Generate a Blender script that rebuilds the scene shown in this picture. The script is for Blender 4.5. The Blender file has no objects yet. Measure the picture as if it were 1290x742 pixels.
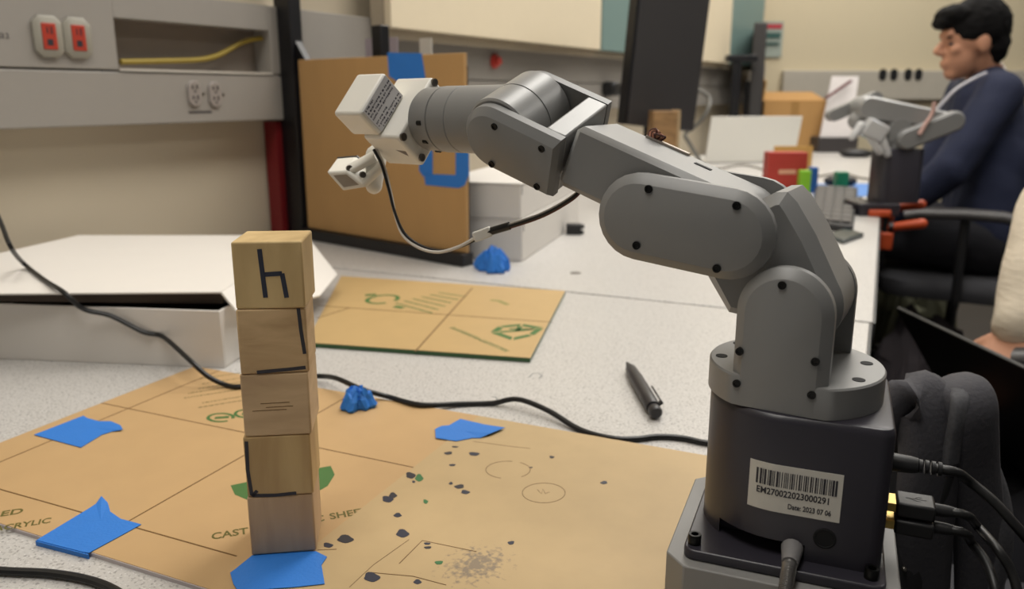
import bpy, bmesh, math, random
import numpy as np
from mathutils import Matrix, Vector
random.seed(7); np.random.seed(7)
SC = bpy.context.scene
COL = SC.collection
TZ = 0.74                                   # height of the desk top above the floor
A = lambda *a: np.array(a, float)

# ------------------------------------------------------------------ camera
F = 1026.0; CX, CY, HZ = 645.0, 371.0, 119.0
TH = math.atan((CY - HZ) / F); H = 0.285; PSI = math.radians(24.1)
ct, st = math.cos(TH), math.sin(TH)
XW = A(math.cos(PSI), -math.sin(PSI), 0); YW = A(math.sin(PSI), math.cos(PSI), 0); Z = A(0, 0, 1)
MW = np.array([XW, YW, Z])                  # ground axes of the view -> desk-aligned world
EYE = A(0, 0, TZ + H)
cam = bpy.data.cameras.new('camera'); camo = bpy.data.objects.new('camera', cam); COL.objects.link(camo)
camo.location = EYE; camo.rotation_euler = (math.pi/2 - TH, 0, PSI)
cam.sensor_width = 36; cam.lens = 36 * F / 1290; cam.clip_start = .02; cam.clip_end = 60
cam.dof.use_dof = True; cam.dof.focus_distance = .47; cam.dof.aperture_fstop = 9.0
SC.camera = camo

# ------------------------------------------------------------------ world, lamps, exposure
w = bpy.data.worlds.new('room_air'); SC.world = w; w.use_nodes = True
w.node_tree.nodes['Background'].inputs[0].default_value = (1.0, .97, .93, 1)
w.node_tree.nodes['Background'].inputs[1].default_value = .13
SC.view_settings.view_transform = 'Standard'; SC.view_settings.look = 'None'
SC.view_settings.gamma = 1; SC.view_settings.exposure = -0.10; SC.view_settings.use_curve_mapping = False

def gw(xg, yg, z=0):                        # view ground coordinates, z above the desk -> world
    return MW @ A(xg, yg, z) + A(0, 0, TZ)
CEIL = 2.02
LAMPS = [(.60, 1.50, 21), (.80, 2.75, 20), (2.1, 3.0, 18), (1.9, 4.2, 18), (2.3, 1.2, 14), (-.35, .15, 17)]
for xg, yg, e in LAMPS:
    l = bpy.data.lights.new('ceiling_lamp', 'AREA'); l.shape = 'RECTANGLE'; l.size = .6; l.size_y = 1.2
    l.energy = e; l.color = (1.0, .98, .945)
    o = bpy.data.objects.new('ceiling_lamp', l); COL.objects.link(o); o.location = gw(xg, yg, CEIL - .03)
    o.rotation_euler = (0, 0, 0)

# ------------------------------------------------------------------ view helpers
def ray(px, py):
    v = A((px - CX) / F, ct - ((py - CY) / F) * st, -st - ((py - CY) / F) * ct)
    return MW @ v
def tb(px, py, z=0):                        # point seen at a pixel on the level z above the desk
    r = ray(px, py); return EYE + r * ((z - H) / r[2])
def gp(px, py, yg):                         # point seen at a pixel, yg metres ahead
    r = ray(px, py); g = MW.T @ r; return EYE + r * (yg / g[1])
def dp(px, py, d): return EYE + ray(px, py) * d

# ------------------------------------------------------------------ materials
def lin(c): return tuple((x/12.92 if x <= .04045 else ((x+.055)/1.055)**2.4) for x in [v/255 for v in c])
MATS = {}
def mat(name, col, rough=.6, metal=0, var=.06, scale=30, bump=0, bscale=200, spec=.5, coat=0, emit=0, alpha=1, trans=0, stretch=(1,1,1)):
    if name in MATS: return MATS[name]
    m = bpy.data.materials.new(name); m.use_nodes = True; nt = m.node_tree; b = nt.nodes['Principled BSDF']
    c = lin(col); N = nt.nodes.new; L = nt.links.new
    tc = N('ShaderNodeTexCoord'); mp = N('ShaderNodeMapping'); mp.inputs['Scale'].default_value = stretch
    L(tc.outputs['Object'], mp.inputs[0])
    nz = N('ShaderNodeTexNoise'); nz.inputs['Scale'].default_value = scale; nz.inputs['Detail'].default_value = 5
    L(mp.outputs[0], nz.inputs['Vector'])
    mx = N('ShaderNodeMix'); mx.data_type = 'RGBA'
    mx.inputs[6].default_value = (*[x*(1-var) for x in c], 1); mx.inputs[7].default_value = (*[min(1, x*(1+var)) for x in c], 1)
    L(nz.outputs['Fac'], mx.inputs[0]); L(mx.outputs[2], b.inputs['Base Color'])
    b.inputs['Roughness'].default_value = rough; b.inputs['Metallic'].default_value = metal
    b.inputs['Specular IOR Level'].default_value = spec; b.inputs['Coat Weight'].default_value = coat
    if trans: b.inputs['Transmission Weight'].default_value = trans
    if alpha < 1: b.inputs['Alpha'].default_value = alpha
    if emit:
        b.inputs['Emission Color'].default_value = (*c, 1); b.inputs['Emission Strength'].default_value = emit
    if bump:
        n2 = N('ShaderNodeTexNoise'); n2.inputs['Scale'].default_value = bscale; n2.inputs['Detail'].default_value = 4
        L(mp.outputs[0], n2.inputs['Vector'])
        bp = N('ShaderNodeBump'); bp.inputs['Strength'].default_value = bump; bp.inputs['Distance'].default_value = .002
        L(n2.outputs['Fac'], bp.inputs['Height']); L(bp.outputs[0], b.inputs['Normal'])
    MATS[name] = m; return m

def speckle(name, base, dark, light, scale):
    m = mat(name, base, .38, var=.03, scale=4); nt = m.node_tree; b = nt.nodes['Principled BSDF']; N = nt.nodes.new; L = nt.links.new
    src = b.inputs['Base Color'].links[0].from_socket
    tc = N('ShaderNodeTexCoord')
    def layer(src, col, sc, lo, hi):
        nz = N('ShaderNodeTexNoise'); nz.inputs['Scale'].default_value = sc; nz.inputs['Detail'].default_value = 1.5
        L(tc.outputs['Object'], nz.inputs['Vector'])
        rp = N('ShaderNodeValToRGB'); rp.color_ramp.elements[0].position = lo; rp.color_ramp.elements[1].position = hi
        L(nz.outputs['Fac'], rp.inputs[0])
        mx = N('ShaderNodeMix'); mx.data_type = 'RGBA'; L(rp.outputs[0], mx.inputs[0]); L(src, mx.inputs[6]); mx.inputs[7].default_value = (*lin(col), 1)
        return mx.outputs[2]
    s = layer(src, dark, scale, .56, .66); s = layer(s, light, scale*1.3+7, .6, .68)
    L(s, b.inputs['Base Color']); return m

def woodmat(name, c1, c2, stretch, seed=0):
    m = bpy.data.materials.new(name); m.use_nodes = True; nt = m.node_tree; b = nt.nodes['Principled BSDF']; N = nt.nodes.new; L = nt.links.new
    tc = N('ShaderNodeTexCoord'); mp = N('ShaderNodeMapping'); mp.inputs['Scale'].default_value = stretch; mp.inputs['Location'].default_value = (seed, seed*.7, seed*1.3)
    L(tc.outputs['Object'], mp.inputs[0])
    nz = N('ShaderNodeTexNoise'); nz.inputs['Scale'].default_value = 60; nz.inputs['Detail'].default_value = 6; nz.inputs['Distortion'].default_value = .6
    L(mp.outputs[0], nz.inputs['Vector'])
    rp = N('ShaderNodeValToRGB'); e = rp.color_ramp.elements
    e[0].position = .3; e[0].color = (*lin(c2), 1); e[1].position = .68; e[1].color = (*lin(c1), 1)
    L(nz.outputs['Fac'], rp.inputs[0])
    n2 = N('ShaderNodeTexNoise'); n2.inputs['Scale'].default_value = 14; L(tc.outputs['Object'], n2.inputs['Vector'])
    mx = N('ShaderNodeMix'); mx.data_type = 'RGBA'; mx.blend_type = 'MULTIPLY'; mx.inputs[0].default_value = .35
    L(rp.outputs[0], mx.inputs[6]); L(n2.outputs['Color'], mx.inputs[7])
    hs = N('ShaderNodeHueSaturation'); hs.inputs['Saturation'].default_value = 1.0; hs.inputs['Value'].default_value = 1.15
    L(rp.outputs[0], hs.inputs['Color']); L(hs.outputs[0], b.inputs['Base Color'])
    b.inputs['Roughness'].default_value = .65
    bp = N('ShaderNodeBump'); bp.inputs['Strength'].default_value = .15; bp.inputs['Distance'].default_value = .0006
    L(nz.outputs['Fac'], bp.inputs['Height']); L(bp.outputs[0], b.inputs['Normal'])
    MATS[name] = m; return m

# ------------------------------------------------------------------ mesh building
def nrm(v): v = np.asarray(v, float); return v / (np.linalg.norm(v) + 1e-12)
class Fr:                                    # a frame: origin and three axes
    def __init__(s, o, x, y, z): s.o, s.x, s.y, s.z = map(lambda t: np.asarray(t, float), (o, x, y, z))
    def __call__(s, a, b, c): return s.o + a*s.x + b*s.y + c*s.z
    def at(s, a, b, c): return Fr(s(a, b, c), s.x, s.y, s.z)
def fz(o, yaw=0, s=1):                       # upright frame turned by yaw (radians)
    c_, s_ = math.cos(yaw), math.sin(yaw); return Fr(o, A(c_, s_, 0)*s, A(-s_, c_, 0)*s, A(0, 0, s))
def fax(o, axis, up=(0, 0, 1)):              # frame whose z runs along axis
    z = nrm(axis); u = np.asarray(up, float)
    if abs(z @ nrm(u)) > .95: u = A(1, 0, 0)
    x = nrm(np.cross(u, z)); return Fr(o, x, np.cross(z, x), z)
def circ(r, n=32, c=(0, 0), a0=0, a1=None):
    a1 = a0 + 2*math.pi if a1 is None else a1; full = abs(a1-a0) > 6.28
    return [(c[0]+r*math.cos(a0+(a1-a0)*i/(n if full else n-1)), c[1]+r*math.sin(a0+(a1-a0)*i/(n if full else n-1))) for i in range(n)]
def capsule2(c0, c1, r, n=14, r1=None):      # outline of a capsule in 2D
    r1 = r if r1 is None else r1; a = math.atan2(c1[1]-c0[1], c1[0]-c0[0])
    return circ(r, n, c0, a+math.pi/2, a+1.5*math.pi) + circ(r1, n, c1, a-math.pi/2, a+math.pi/2)
def rrect(x0, y0, x1, y1, r, n=5):
    out = []
    for cx, cy, a in ((x1-r, y1-r, 0), (x0+r, y1-r, .5), (x0+r, y0+r, 1), (x1-r, y0+r, 1.5)):
        out += circ(r, n, (cx, cy), a*math.pi, (a+.5)*math.pi)
    return out
def smooth_path(pts, m=6):
    p = [np.asarray(q, float) for q in pts]; p = [2*p[0]-p[1]] + p + [2*p[-1]-p[-2]]; out = []
    for i in range(1, len(p)-2):
        for k in range(m):
            t = k/m; out.append(.5*((2*p[i]) + (-p[i-1]+p[i+1])*t + (2*p[i-1]-5*p[i]+4*p[i+1]-p[i+2])*t*t + (-p[i-1]+3*p[i]-3*p[i+1]+p[i+2])*t**3))
    out.append(p[-2]); return out
class MB:
    def __init__(s): s.v = []; s.f = []
    def add(s, vs, fs):
        n = len(s.v); s.v += [np.asarray(q, float) for q in vs]; s.f += [tuple(i+n for i in q) for q in fs]; return s
    def loft(s, rings, cap=True, closed=True):
        assert len(set(map(len, rings))) == 1, "ring sizes"
        n = len(rings[0]); vs = [q for r in rings for q in r]; fs = []
        for i in range(len(rings)-1):
            for j in range(n if closed else n-1):
                k = (j+1) % n; fs.append((i*n+j, i*n+k, (i+1)*n+k, (i+1)*n+j))
        if cap: fs += [tuple(range(n))[::-1], tuple(range((len(rings)-1)*n, len(rings)*n))]
        return s.add(vs, fs)
    def prism(s, fr, out, z0, z1): return s.loft([[fr(x, y, z) for x, y in out] for z in (z0, z1)])
    def rings(s, fr, lst): return s.loft([[fr(x, y, z) for x, y in out] for out, z in lst])
    def box(s, fr, lo, hi): return s.prism(fr, [(lo[0], lo[1]), (hi[0], lo[1]), (hi[0], hi[1]), (lo[0], hi[1])], lo[2], hi[2])
    def lathe(s, fr, prof, n=24): return s.rings(fr, [(circ(max(r, 1e-5), n), z) for r, z in prof])
    def cyl(s, fr, r, z0, z1, n=24): return s.lathe(fr, [(r, z0), (r, z1)], n)
    def tube(s, pts, r, n=8):
        pts = [np.asarray(q, float) for q in pts]; rr = r if hasattr(r, '__len__') else [r]*len(pts); rings = []; up = None
        for i, q in enumerate(pts):
            t = nrm(pts[min(i+1, len(pts)-1)] - pts[max(i-1, 0)])
            if up is None: up = A(0, 0, 1) if abs(t[2]) < .9 else A(1, 0, 0)
            up = nrm(up - (up @ t)*t); b = np.cross(t, up)
            rings.append([q + rr[i]*(math.cos(a)*up + math.sin(a)*b) for a in [2*math.pi*k/n for k in range(n)]])
        return s.loft(rings)
    def sweep(s, pts, side, wd, th, n=14, p=.55):
        pts = [np.asarray(q, float) for q in pts]; rings = []
        ws = wd if hasattr(wd, '__len__') else [wd]*len(pts); ts = th if hasattr(th, '__len__') else [th]*len(pts)
        for i, q in enumerate(pts):
            t = nrm(pts[min(i+1, len(pts)-1)] - pts[max(i-1, 0)]); sd = nrm(np.asarray(side, float) - (np.asarray(side) @ t)*t); b = np.cross(t, sd)
            ring = []
            for k in range(n):
                a = 2*math.pi*k/n; cc, ss = math.cos(a), math.sin(a)
                ring.append(q + sd*ws[i]*math.copysign(abs(cc)**p, cc) + b*ts[i]*math.copysign(abs(ss)**p, ss))
            rings.append(ring)
        return s.loft(rings)
    def ell(s, fr, rad, nu=20, nv=12, p=1.0):
        rings = []
        sg = lambda v: math.copysign(abs(v)**p, v)
        for i in range(nv+1):
            ph = -math.pi/2 + math.pi*i/nv; cz = max(abs(math.cos(ph))**p, 1e-4); sz = sg(math.sin(ph))
            rings.append([fr(rad[0]*cz*sg(math.cos(2*math.pi*k/nu)), rad[1]*cz*sg(math.sin(2*math.pi*k/nu)), rad[2]*sz) for k in range(nu)])
        return s.loft(rings)
    def cap(s, p0, r0, p1, r1, n=14):        # tapered capsule between two points
        p0, p1 = np.asarray(p0, float), np.asarray(p1, float); fr = fax(p0, p1-p0); d = np.linalg.norm(p1-p0); prof = []
        for i in range(6): a = -math.pi/2 + i*math.pi/10; prof.append((r0*math.cos(a), r0*math.sin(a)))
        for i in range(6): a = i*math.pi/10; prof.append((r1*math.cos(a), d + r1*math.sin(a)))
        return s.lathe(fr, prof, n)
    def mesh(s, name='m'):
        me = bpy.data.meshes.new(name); me.from_pydata([tuple(q) for q in s.v], [], s.f)
        bm = bmesh.new(); bm.from_mesh(me); bmesh.ops.recalc_face_normals(bm, faces=bm.faces); bm.to_mesh(me); bm.free(); return me
ORI = {}
def obj(name, mb, m, parent=None, bevel=0, seg=2, smooth=38, at=None, label=None):
    o0 = ORI[parent.name] if parent is not None else (np.mean(np.array(mb.v), axis=0) if at is None else np.asarray(at, float))
    if parent is None and at is None: o0 = A(o0[0], o0[1], min(q[2] for q in mb.v))
    mb.v = [q - o0 for q in mb.v]; me = mb.mesh(name)
    o = bpy.data.objects.new(name, me); COL.objects.link(o); me.materials.append(m)
    if smooth:
        me.polygons.foreach_set('use_smooth', [True]*len(me.polygons)); me.set_sharp_from_angle(angle=math.radians(smooth))
    if bevel:
        b = o.modifiers.new('bevel', 'BEVEL'); b.width = bevel; b.segments = seg; b.limit_method = 'ANGLE'; b.angle_limit = math.radians(40); b.harden_normals = False
    ORI[o.name] = o0
    if parent is None: o.location = o0
    else: o.parent = parent
    if label: o['label'] = label
    return o
def tag(o, label, cat, group=None):
    o['label'] = label; o['category'] = cat
    if group: o['group'] = group
    return o
def thing(name, label, cat, loc, group=None):
    o = bpy.data.objects.new(name, None); COL.objects.link(o); o.empty_display_size = .02; o.location = loc; ORI[o.name] = np.asarray(loc, float)
    return tag(o, label, cat, group)
def struct(o): o['kind'] = 'structure'; return o
def copy_tree(o, parent=None):
    c = o.copy(); COL.objects.link(c); c.parent = parent; ORI[c.name] = ORI[o.name]
    for ch in [q for q in o.children]: copy_tree(ch, c)
    return c
def evald(o):
    bpy.context.view_layer.update(); dg = bpy.context.evaluated_depsgraph_get(); e = o.evaluated_get(dg); me = e.to_mesh()
    v = [A(*q.co) for q in me.vertices]; f = [tuple(p.vertices) for p in me.polygons]; e.to_mesh_clear(); return v, f
def blend(mb, voxel, smooth=4, noise=None):  # fuse overlapping shapes into one continuous surface
    o = bpy.data.objects.new('tmp', mb.mesh()); COL.objects.link(o)
    r = o.modifiers.new('r', 'REMESH'); r.mode = 'VOXEL'; r.voxel_size = voxel
    if noise:
        t = bpy.data.textures.new('n', 'CLOUDS'); t.noise_scale = noise[1]; d = o.modifiers.new('d', 'DISPLACE'); d.texture = t; d.strength = noise[0]; d.mid_level = .5
    if smooth:
        sm = o.modifiers.new('s', 'SMOOTH'); sm.factor = .5; sm.iterations = smooth
    v, f = evald(o); bpy.data.objects.remove(o); out = MB(); out.v = v; out.f = f; return out
def cut(mb, cutter):
    a = bpy.data.objects.new('a', mb.mesh()); b = bpy.data.objects.new('b', cutter.mesh()); COL.objects.link(a); COL.objects.link(b)
    m = a.modifiers.new('x', 'BOOLEAN'); m.object = b; m.operation = 'DIFFERENCE'; m.solver = 'EXACT'
    v, f = evald(a); bpy.data.objects.remove(a); bpy.data.objects.remove(b); out = MB(); out.v = v; out.f = f; return out
def text2d(s, size=1.0):                     # flat lettering -> 2D vertices and faces, and its width
    cu = bpy.data.curves.new('t', 'FONT'); cu.body = s; cu.size = size; cu.resolution_u = 3; cu.offset = .022*size; o = bpy.data.objects.new('t', cu); COL.objects.link(o)
    v, f = evald(o); bpy.data.objects.remove(o); return [(q[0], q[1]) for q in v], f, (max([q[0] for q in v]) if v else 0)
def letter(mb, s, size, fn, squeeze=1.0):
    v, f, wd = text2d(s, size); mb.add([fn(x*squeeze, y) for x, y in v], f); return wd*squeeze
def stroke(mb, pts, wd, fn, h=.0002):        # a flat printed or inked line along 2D points
    P = [A(*p) for p in pts]; rows = []
    for i, q in enumerate(P):
        t = nrm(P[min(i+1, len(P)-1)] - P[max(i-1, 0)]); n = A(-t[1], t[0])*wd/2; a, b = q+n, q-n
        rows.append([fn(a[0], a[1], 0), fn(b[0], b[1], 0), fn(b[0], b[1], h), fn(a[0], a[1], h)])
    return mb.loft(rows)

# ------------------------------------------------------------------ palette
M_desk = speckle('desk_laminate', (194, 191, 187), (152, 149, 146), (214, 212, 209), 430)
M_deskedge = mat('desk_edge', (58, 58, 58), .5)
M_deskmetal = mat('desk_frame_grey', (120, 118, 112), .5)
M_floor = mat('floor_vinyl', (52, 48, 46), .6, var=.2, scale=6)
M_wall = mat('wall_paint', (196, 184, 162), .8, var=.03, scale=2)
M_wall2 = mat('back_wall_paint', (200, 188, 160), .8, var=.03, scale=2)
M_ceil = mat('ceiling_tile', (210, 206, 196), .9)
M_race = mat('raceway_enamel', (150, 145, 138), .5, var=.03)
M_black = mat('black_plastic', (22, 22, 24), .45)
M_blackm = mat('black_metal', (14, 14, 18), .4)
M_rub = mat('black_cable_rubber', (16, 16, 17), .45)
M_cart = mat('white_carton', (226, 221, 214), .7, var=.02, scale=15)
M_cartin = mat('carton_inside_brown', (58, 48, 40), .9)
M_kraft = mat('kraft_film', (190, 156, 110), .55, var=.07, scale=26)
M_kraft2 = mat('kraft_film_worn', (186, 160, 117), .55, var=.09, scale=34)
M_board = mat('cardboard', (186, 146, 94), .8, var=.10, scale=18, stretch=(1, 1, .35))
M_edge_w = mat('acrylic_edge_white', (196, 186, 186), .3)
M_edge_g = mat('acrylic_edge_green', (44, 84, 44), .3)
M_ink_g = mat('green_print', (66, 108, 50), .6)
M_ink_o = mat('olive_print', (98, 92, 36), .6)
M_ink_l = mat('brown_print_line', (104, 72, 26), .6)
M_ink_k = mat('dark_ink', (40, 38, 46), .5)
M_ink_b = mat('blue_black_ink', (36, 40, 58), .5)
M_pencil = mat('pencil_line', (120, 96, 60), .7)
M_tape = mat('blue_masking_tape', (42, 120, 208), .6, var=.05, scale=60, bump=.15, bscale=500)
M_grey = mat('robot_grey', (128, 128, 127), .42, var=.02)
M_grey2 = mat('robot_silver', (146, 146, 145), .38, metal=.2, var=.02)
M_base = mat('robot_dark_shell', (46, 44, 52), .36, var=.03)
M_ped = mat('pedestal_grey', (134, 133, 131), .5, var=.03)
M_screw = mat('screw_black', (20, 20, 20), .35, metal=.6)
M_screws = mat('screw_steel', (120, 116, 110), .3, metal=.9)
M_white = mat('gripper_white', (228, 225, 216), .42, var=.02)
M_lab = mat('sticker_white', (206, 203, 194), .5, var=.02)
M_steel = mat('braided_steel', (150, 148, 146), .35, metal=.8)
M_gold = mat('connector_gold', (200, 170, 96), .3, metal=.9)
M_dark = mat('dark_hole', (10, 10, 12), .8)

# ------------------------------------------------------------------ the room
FLOOR = -TZ
def gq(*l): return [gw(*q) for q in l]
o = obj('floor', MB().box(fz(A(0, 0, 0)), (-3.5, -2, -.06), (6.5, 7.2, 0)), M_floor); struct(o)
LD = nrm(MW @ A(.515, .857, 0)); LO = gw(-.447, 1.775, 0); LN = np.cross(LD, Z)      # left wall: direction, a point, normal into the room
LN = LN if LN @ gw(1, 1, 0) > 0 else -LN
WL = Fr(LO, LD, LN, Z)                         # along, out of wall, up (z = 0 at desk level)
def onwall(px, py, off=0):                     # pixel -> (along, up) on the plane off metres in front of the left wall
    r = ray(px, py); t = ((LO + LN*off - EYE) @ LN) / (r @ LN); q = EYE + r*t - LO; return q @ LD, q @ Z
o = obj('wall_left', MB().box(WL, (-3.2, -.12, -TZ), (3.74, 0, CEIL)), M_wall); struct(o)
WB = Fr(gw(0, 4.95, 0), XW*0 + MW @ A(1, 0, 0), MW @ A(0, -1, 0), Z)
o = obj('wall_back', MB().box(WB, (1.46, -.12, -TZ), (5.2, 0, CEIL)), M_wall2); struct(o)
o = obj('ceiling', MB().box(fz(A(0, 0, TZ + CEIL)), (-3.5, -2, 0), (6.5, 7.2, .06)), M_ceil); struct(o)
for i, (xg, yg, e) in enumerate(LAMPS):
    c = gw(xg, yg, CEIL)
    t = thing('ceiling_light', 'recessed ceiling light panel %s' % ['above the robot arm', 'above the kraft board', 'above the person in navy', 'above the cardboard box', 'above the person in cream', 'above the block tower'][i], 'ceiling light', c - A(0, 0, .02), 'ceiling light panels')
    m = MB()
    f = fz(c)
    for a in ((-.33, -.63, .33, -.60), (-.33, .60, .33, .63), (-.33, -.6, -.30, .6), (.30, -.6, .33, .6)): m.box(f, (a[0], a[1], -.022), (a[2], a[3], -.001))
    obj('frame', m, M_ceil, t)
    obj('diffuser', MB().box(f, (-.3, -.6, -.012), (.3, .6, -.003)), mat('diffuser', (255, 244, 226), .5, emit=2.0), t)

# wall raceway of the left wall, two channels
def wbox(a0, a1, o0, o1, z0, z1): return MB().box(WL, (a0, o0, z0), (a1, o1, z1))
aL = -1.6
opL = onwall(146, 50, .05)[0]; opR = onwall(340, 50, .05)[0]
zb, zm = .236, .322; zt = onwall(150, 22, .05)[1]; zo0 = zm + .004; aR = 3.60
t = thing('cable_raceway', 'grey two-channel cable raceway along the left wall behind the white carton', 'raceway', WL(-.3, .025, zb))
obj('lower_cover', wbox(aL, 1.2, .002, .05, zb, zm - .0015), M_race, t, bevel=.002)
obj('lower_cover', wbox(1.205, aR, .002, .05, zb, zm - .0015), M_race, t, bevel=.002)
obj('upper_cover', wbox(aL, opL, .002, .05, zm + .0015, .45), M_race, t, bevel=.0015)
obj('upper_cover', wbox(opR, aR, .002, .05, zm + .0015, .45), M_race, t, bevel=.0015)
obj('back_plate', wbox(opL, opR, .001, .006, zm, zt), mat('raceway_inside', (128, 118, 108), .7), t)
obj('top_rail', wbox(opL, opR, .002, .05, zt, .45), M_race, t)
obj('sill_lip', wbox(opL, opR, .006, .052, zm, zm + .004), mat('raceway_lip', (196, 190, 180), .4), t)
m = MB(); letter(m, '33.2', .0105, lambda x, y: WL(onwall(-4, 42, .05)[0] + x, .0503, onwall(0, 48, .05)[1] + y), .9); obj('printed_number', m, M_ink_k, t)
def outlet(px, py, red, label, group):
    a, zz = onwall(px, py, .05); f = Fr(WL(a, .05, zz), LD, Z, LN)
    t = thing('power_outlet', label, 'outlet', f(0, 0, 0), group)
    if red:
        pl = mat('outlet_rim', (150, 146, 134), .4); fc = mat('outlet_red', (172, 56, 38), .4)
        hw, hh = .022, .030; c = .010
        octo = lambda k: [(-hw*k+c, -hh*k), (hw*k-c, -hh*k), (hw*k, -hh*k+c), (hw*k, hh*k-c), (hw*k-c, hh*k), (-hw*k+c, hh*k), (-hw*k, hh*k-c), (-hw*k, -hh*k+c)]
        obj('rim', MB().rings(f, [(octo(1), .0005), (octo(1), .005), (octo(.9), .007)]), pl, t)
        obj('socket', MB().box(f, (-.011, -.019, .006), (.011, .019, .0085)), fc, t, bevel=.002)
        m = MB(); m.box(f, (-.004, .004, .0084), (-.002, .013, .0088)); m.box(f, (.002, .003, .0084), (.0045, .014, .0088)); m.box(f, (-.005, -.013, .0084), (.004, -.004, .0088)); obj('slots', m, M_ink_k, t)
    else:
        pl = mat('outlet_grey', (150, 142, 136), .4)
        obj('socket', MB().rings(f, [(capsule2((0, -.009), (0, .009), .0135), .0005), (capsule2((0, -.009), (0, .009), .0135), .003), (capsule2((0, -.009), (0, .009), .012), .0045)]), pl, t)
        m = MB()
        for y in (-.009, .009):
            m.box(f, (-.006, y-.001, .0044), (-.003, y+.005, .0049)); m.box(f, (.003, y-.001, .0044), (.006, y+.006, .0049)); m.cyl(f.at(0, y-.005, 0), .002, .0044, .0049, 10)
        obj('slots', m, M_dark, t)
        m = MB().cyl(f.at(.020, 0, 0), .002, .0005, .002, 10); obj('screw', m, M_screws, t)
outlet(59, 46, 1, 'orange-red outlet in grey rim, the one nearer the printed number on the raceway', 'raceway outlets')
outlet(96, 48, 1, 'orange-red outlet in grey rim, the one nearer the open raceway slot', 'raceway outlets')
outlet(244, 118, 0, 'plain grey outlet below the raceway opening, left of its pair', 'raceway outlets')
outlet(270, 119, 0, 'plain grey outlet below the raceway opening, right of its pair', 'raceway outlets')
m = MB(); random.seed(3); x = 0
for i in range(12):
    wd = random.uniform(.002, .005); a, zz = onwall(238, 143, .05); m.box(WL, (a + x, .0501, zz), (a + x + wd, .0504, zz + .004)); x += wd + .0008
obj('printed_caption', m, M_ink_k, t)
P = [onwall(*q, .02) for q in [(148, 78), (200, 77), (250, 75), (275, 68), (300, 54), (320, 49), (345, 48)]]
o = obj('yellow_cable', MB().tube(smooth_path([WL(a, .028, zz) for a, zz in P]), .0045), mat('yellow_cable', (150, 128, 30), .5)); tag(o, 'yellow cable lying inside the open raceway slot', 'cable')

# overhead cupboards on the left wall (cream and teal doors)
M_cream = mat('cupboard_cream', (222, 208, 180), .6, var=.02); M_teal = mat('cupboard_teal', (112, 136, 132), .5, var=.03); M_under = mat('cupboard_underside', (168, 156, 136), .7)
off = .11
cup = [((492, 36), (757, 62), M_cream, 'wide cream overhead cupboard above the kraft board'), ((759, 62), (806, 64), M_teal, 'teal overhead cupboard beside the tall dark monitor'),
       ((808, 66), (919, 80), M_cream, 'cream overhead cupboard right of the tall dark monitor'), ((921, 80), (958, 84), M_teal, 'far teal overhead cupboard near the room corner')]
pa = None; zc = (onwall(492, 36, off)[1] + onwall(757, 62, off)[1])/2
for p0, p1, mm, lb in cup:
    a0, z0 = onwall(*p0, off); a1, z1 = onwall(*p1, off)
    if pa is not None: a0 = pa + .006
    pa = a1; zz = zc
    t = thing('overhead_cupboard', lb, 'cupboard', WL((a0+a1)/2, off/2, zz), 'overhead cupboards')
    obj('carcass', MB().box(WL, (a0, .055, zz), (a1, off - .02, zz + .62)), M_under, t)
    obj('door', MB().box(WL, (a0 + .002, off - .019, zz), (a1 - .002, off, zz + .62)), mm, t, bevel=.002)
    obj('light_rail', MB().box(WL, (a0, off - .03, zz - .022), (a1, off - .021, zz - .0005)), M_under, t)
# panel strip and plug on the far part of the left wall
a, zz = onwall(622, 77, .05); f = Fr(WL(a, .051, zz), LD, Z, LN)
o = obj('red_button', MB().lathe(f, [(.02, 0), (.02, .006), (.012, .008), (.012, .018), (.01, .02)], 20), mat('button_red', (190, 60, 50), .4)); tag(o, 'small red push button on the pale wall panel above the kraft board', 'button')
a, zz = onwall(762, 112, .05); f = Fr(WL(a, .051, zz), LD, Z, LN)
t = thing('wall_plug', 'black power plug stuck in the wall panel left of the tall monitor', 'plug', f(0, 0, 0))
obj('plug_body', MB().box(f, (-.03, -.025, 0), (.03, .025, .05)), M_black, t, bevel=.01)
obj('cord', MB().tube(smooth_path([f(.02, 0, .04), f(.12, -.01, .05), f(.22, -.02, .03), f(.3, -.01, .02)]), .006), M_black, t)

# raceway on the back wall
zr0 = .255; zr1 = .42
t = thing('cable_raceway', 'pale cable raceway along the far back wall behind the seated person', 'raceway', WB(2, .02, zr0))
obj('cover', MB().box(WB, (1.58, .002, zr0), (5, .05, zr1)), mat('raceway_far', (176, 170, 158), .5), t, bevel=.004)
for px, od in ((1112, 'first'), (1126, 'second'), (1144, 'third'), (1157, 'fourth')):
    q = gp(px, 94, 4.9); a = (q - WB.o) @ WB.x; zz = q[2] - TZ; f = Fr(WB(a, .05, zz), WB.x, Z, WB.y)
    t2 = obj('power_outlet', MB().rings(f, [(capsule2((0, -.012), (0, .012), .022), .0005), (capsule2((0, -.012), (0, .012), .02), .006)]), M_black)
    tag(t2, 'small dark outlet in the far back wall raceway, %s from the left' % od, 'outlet', 'back wall outlets')

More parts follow.
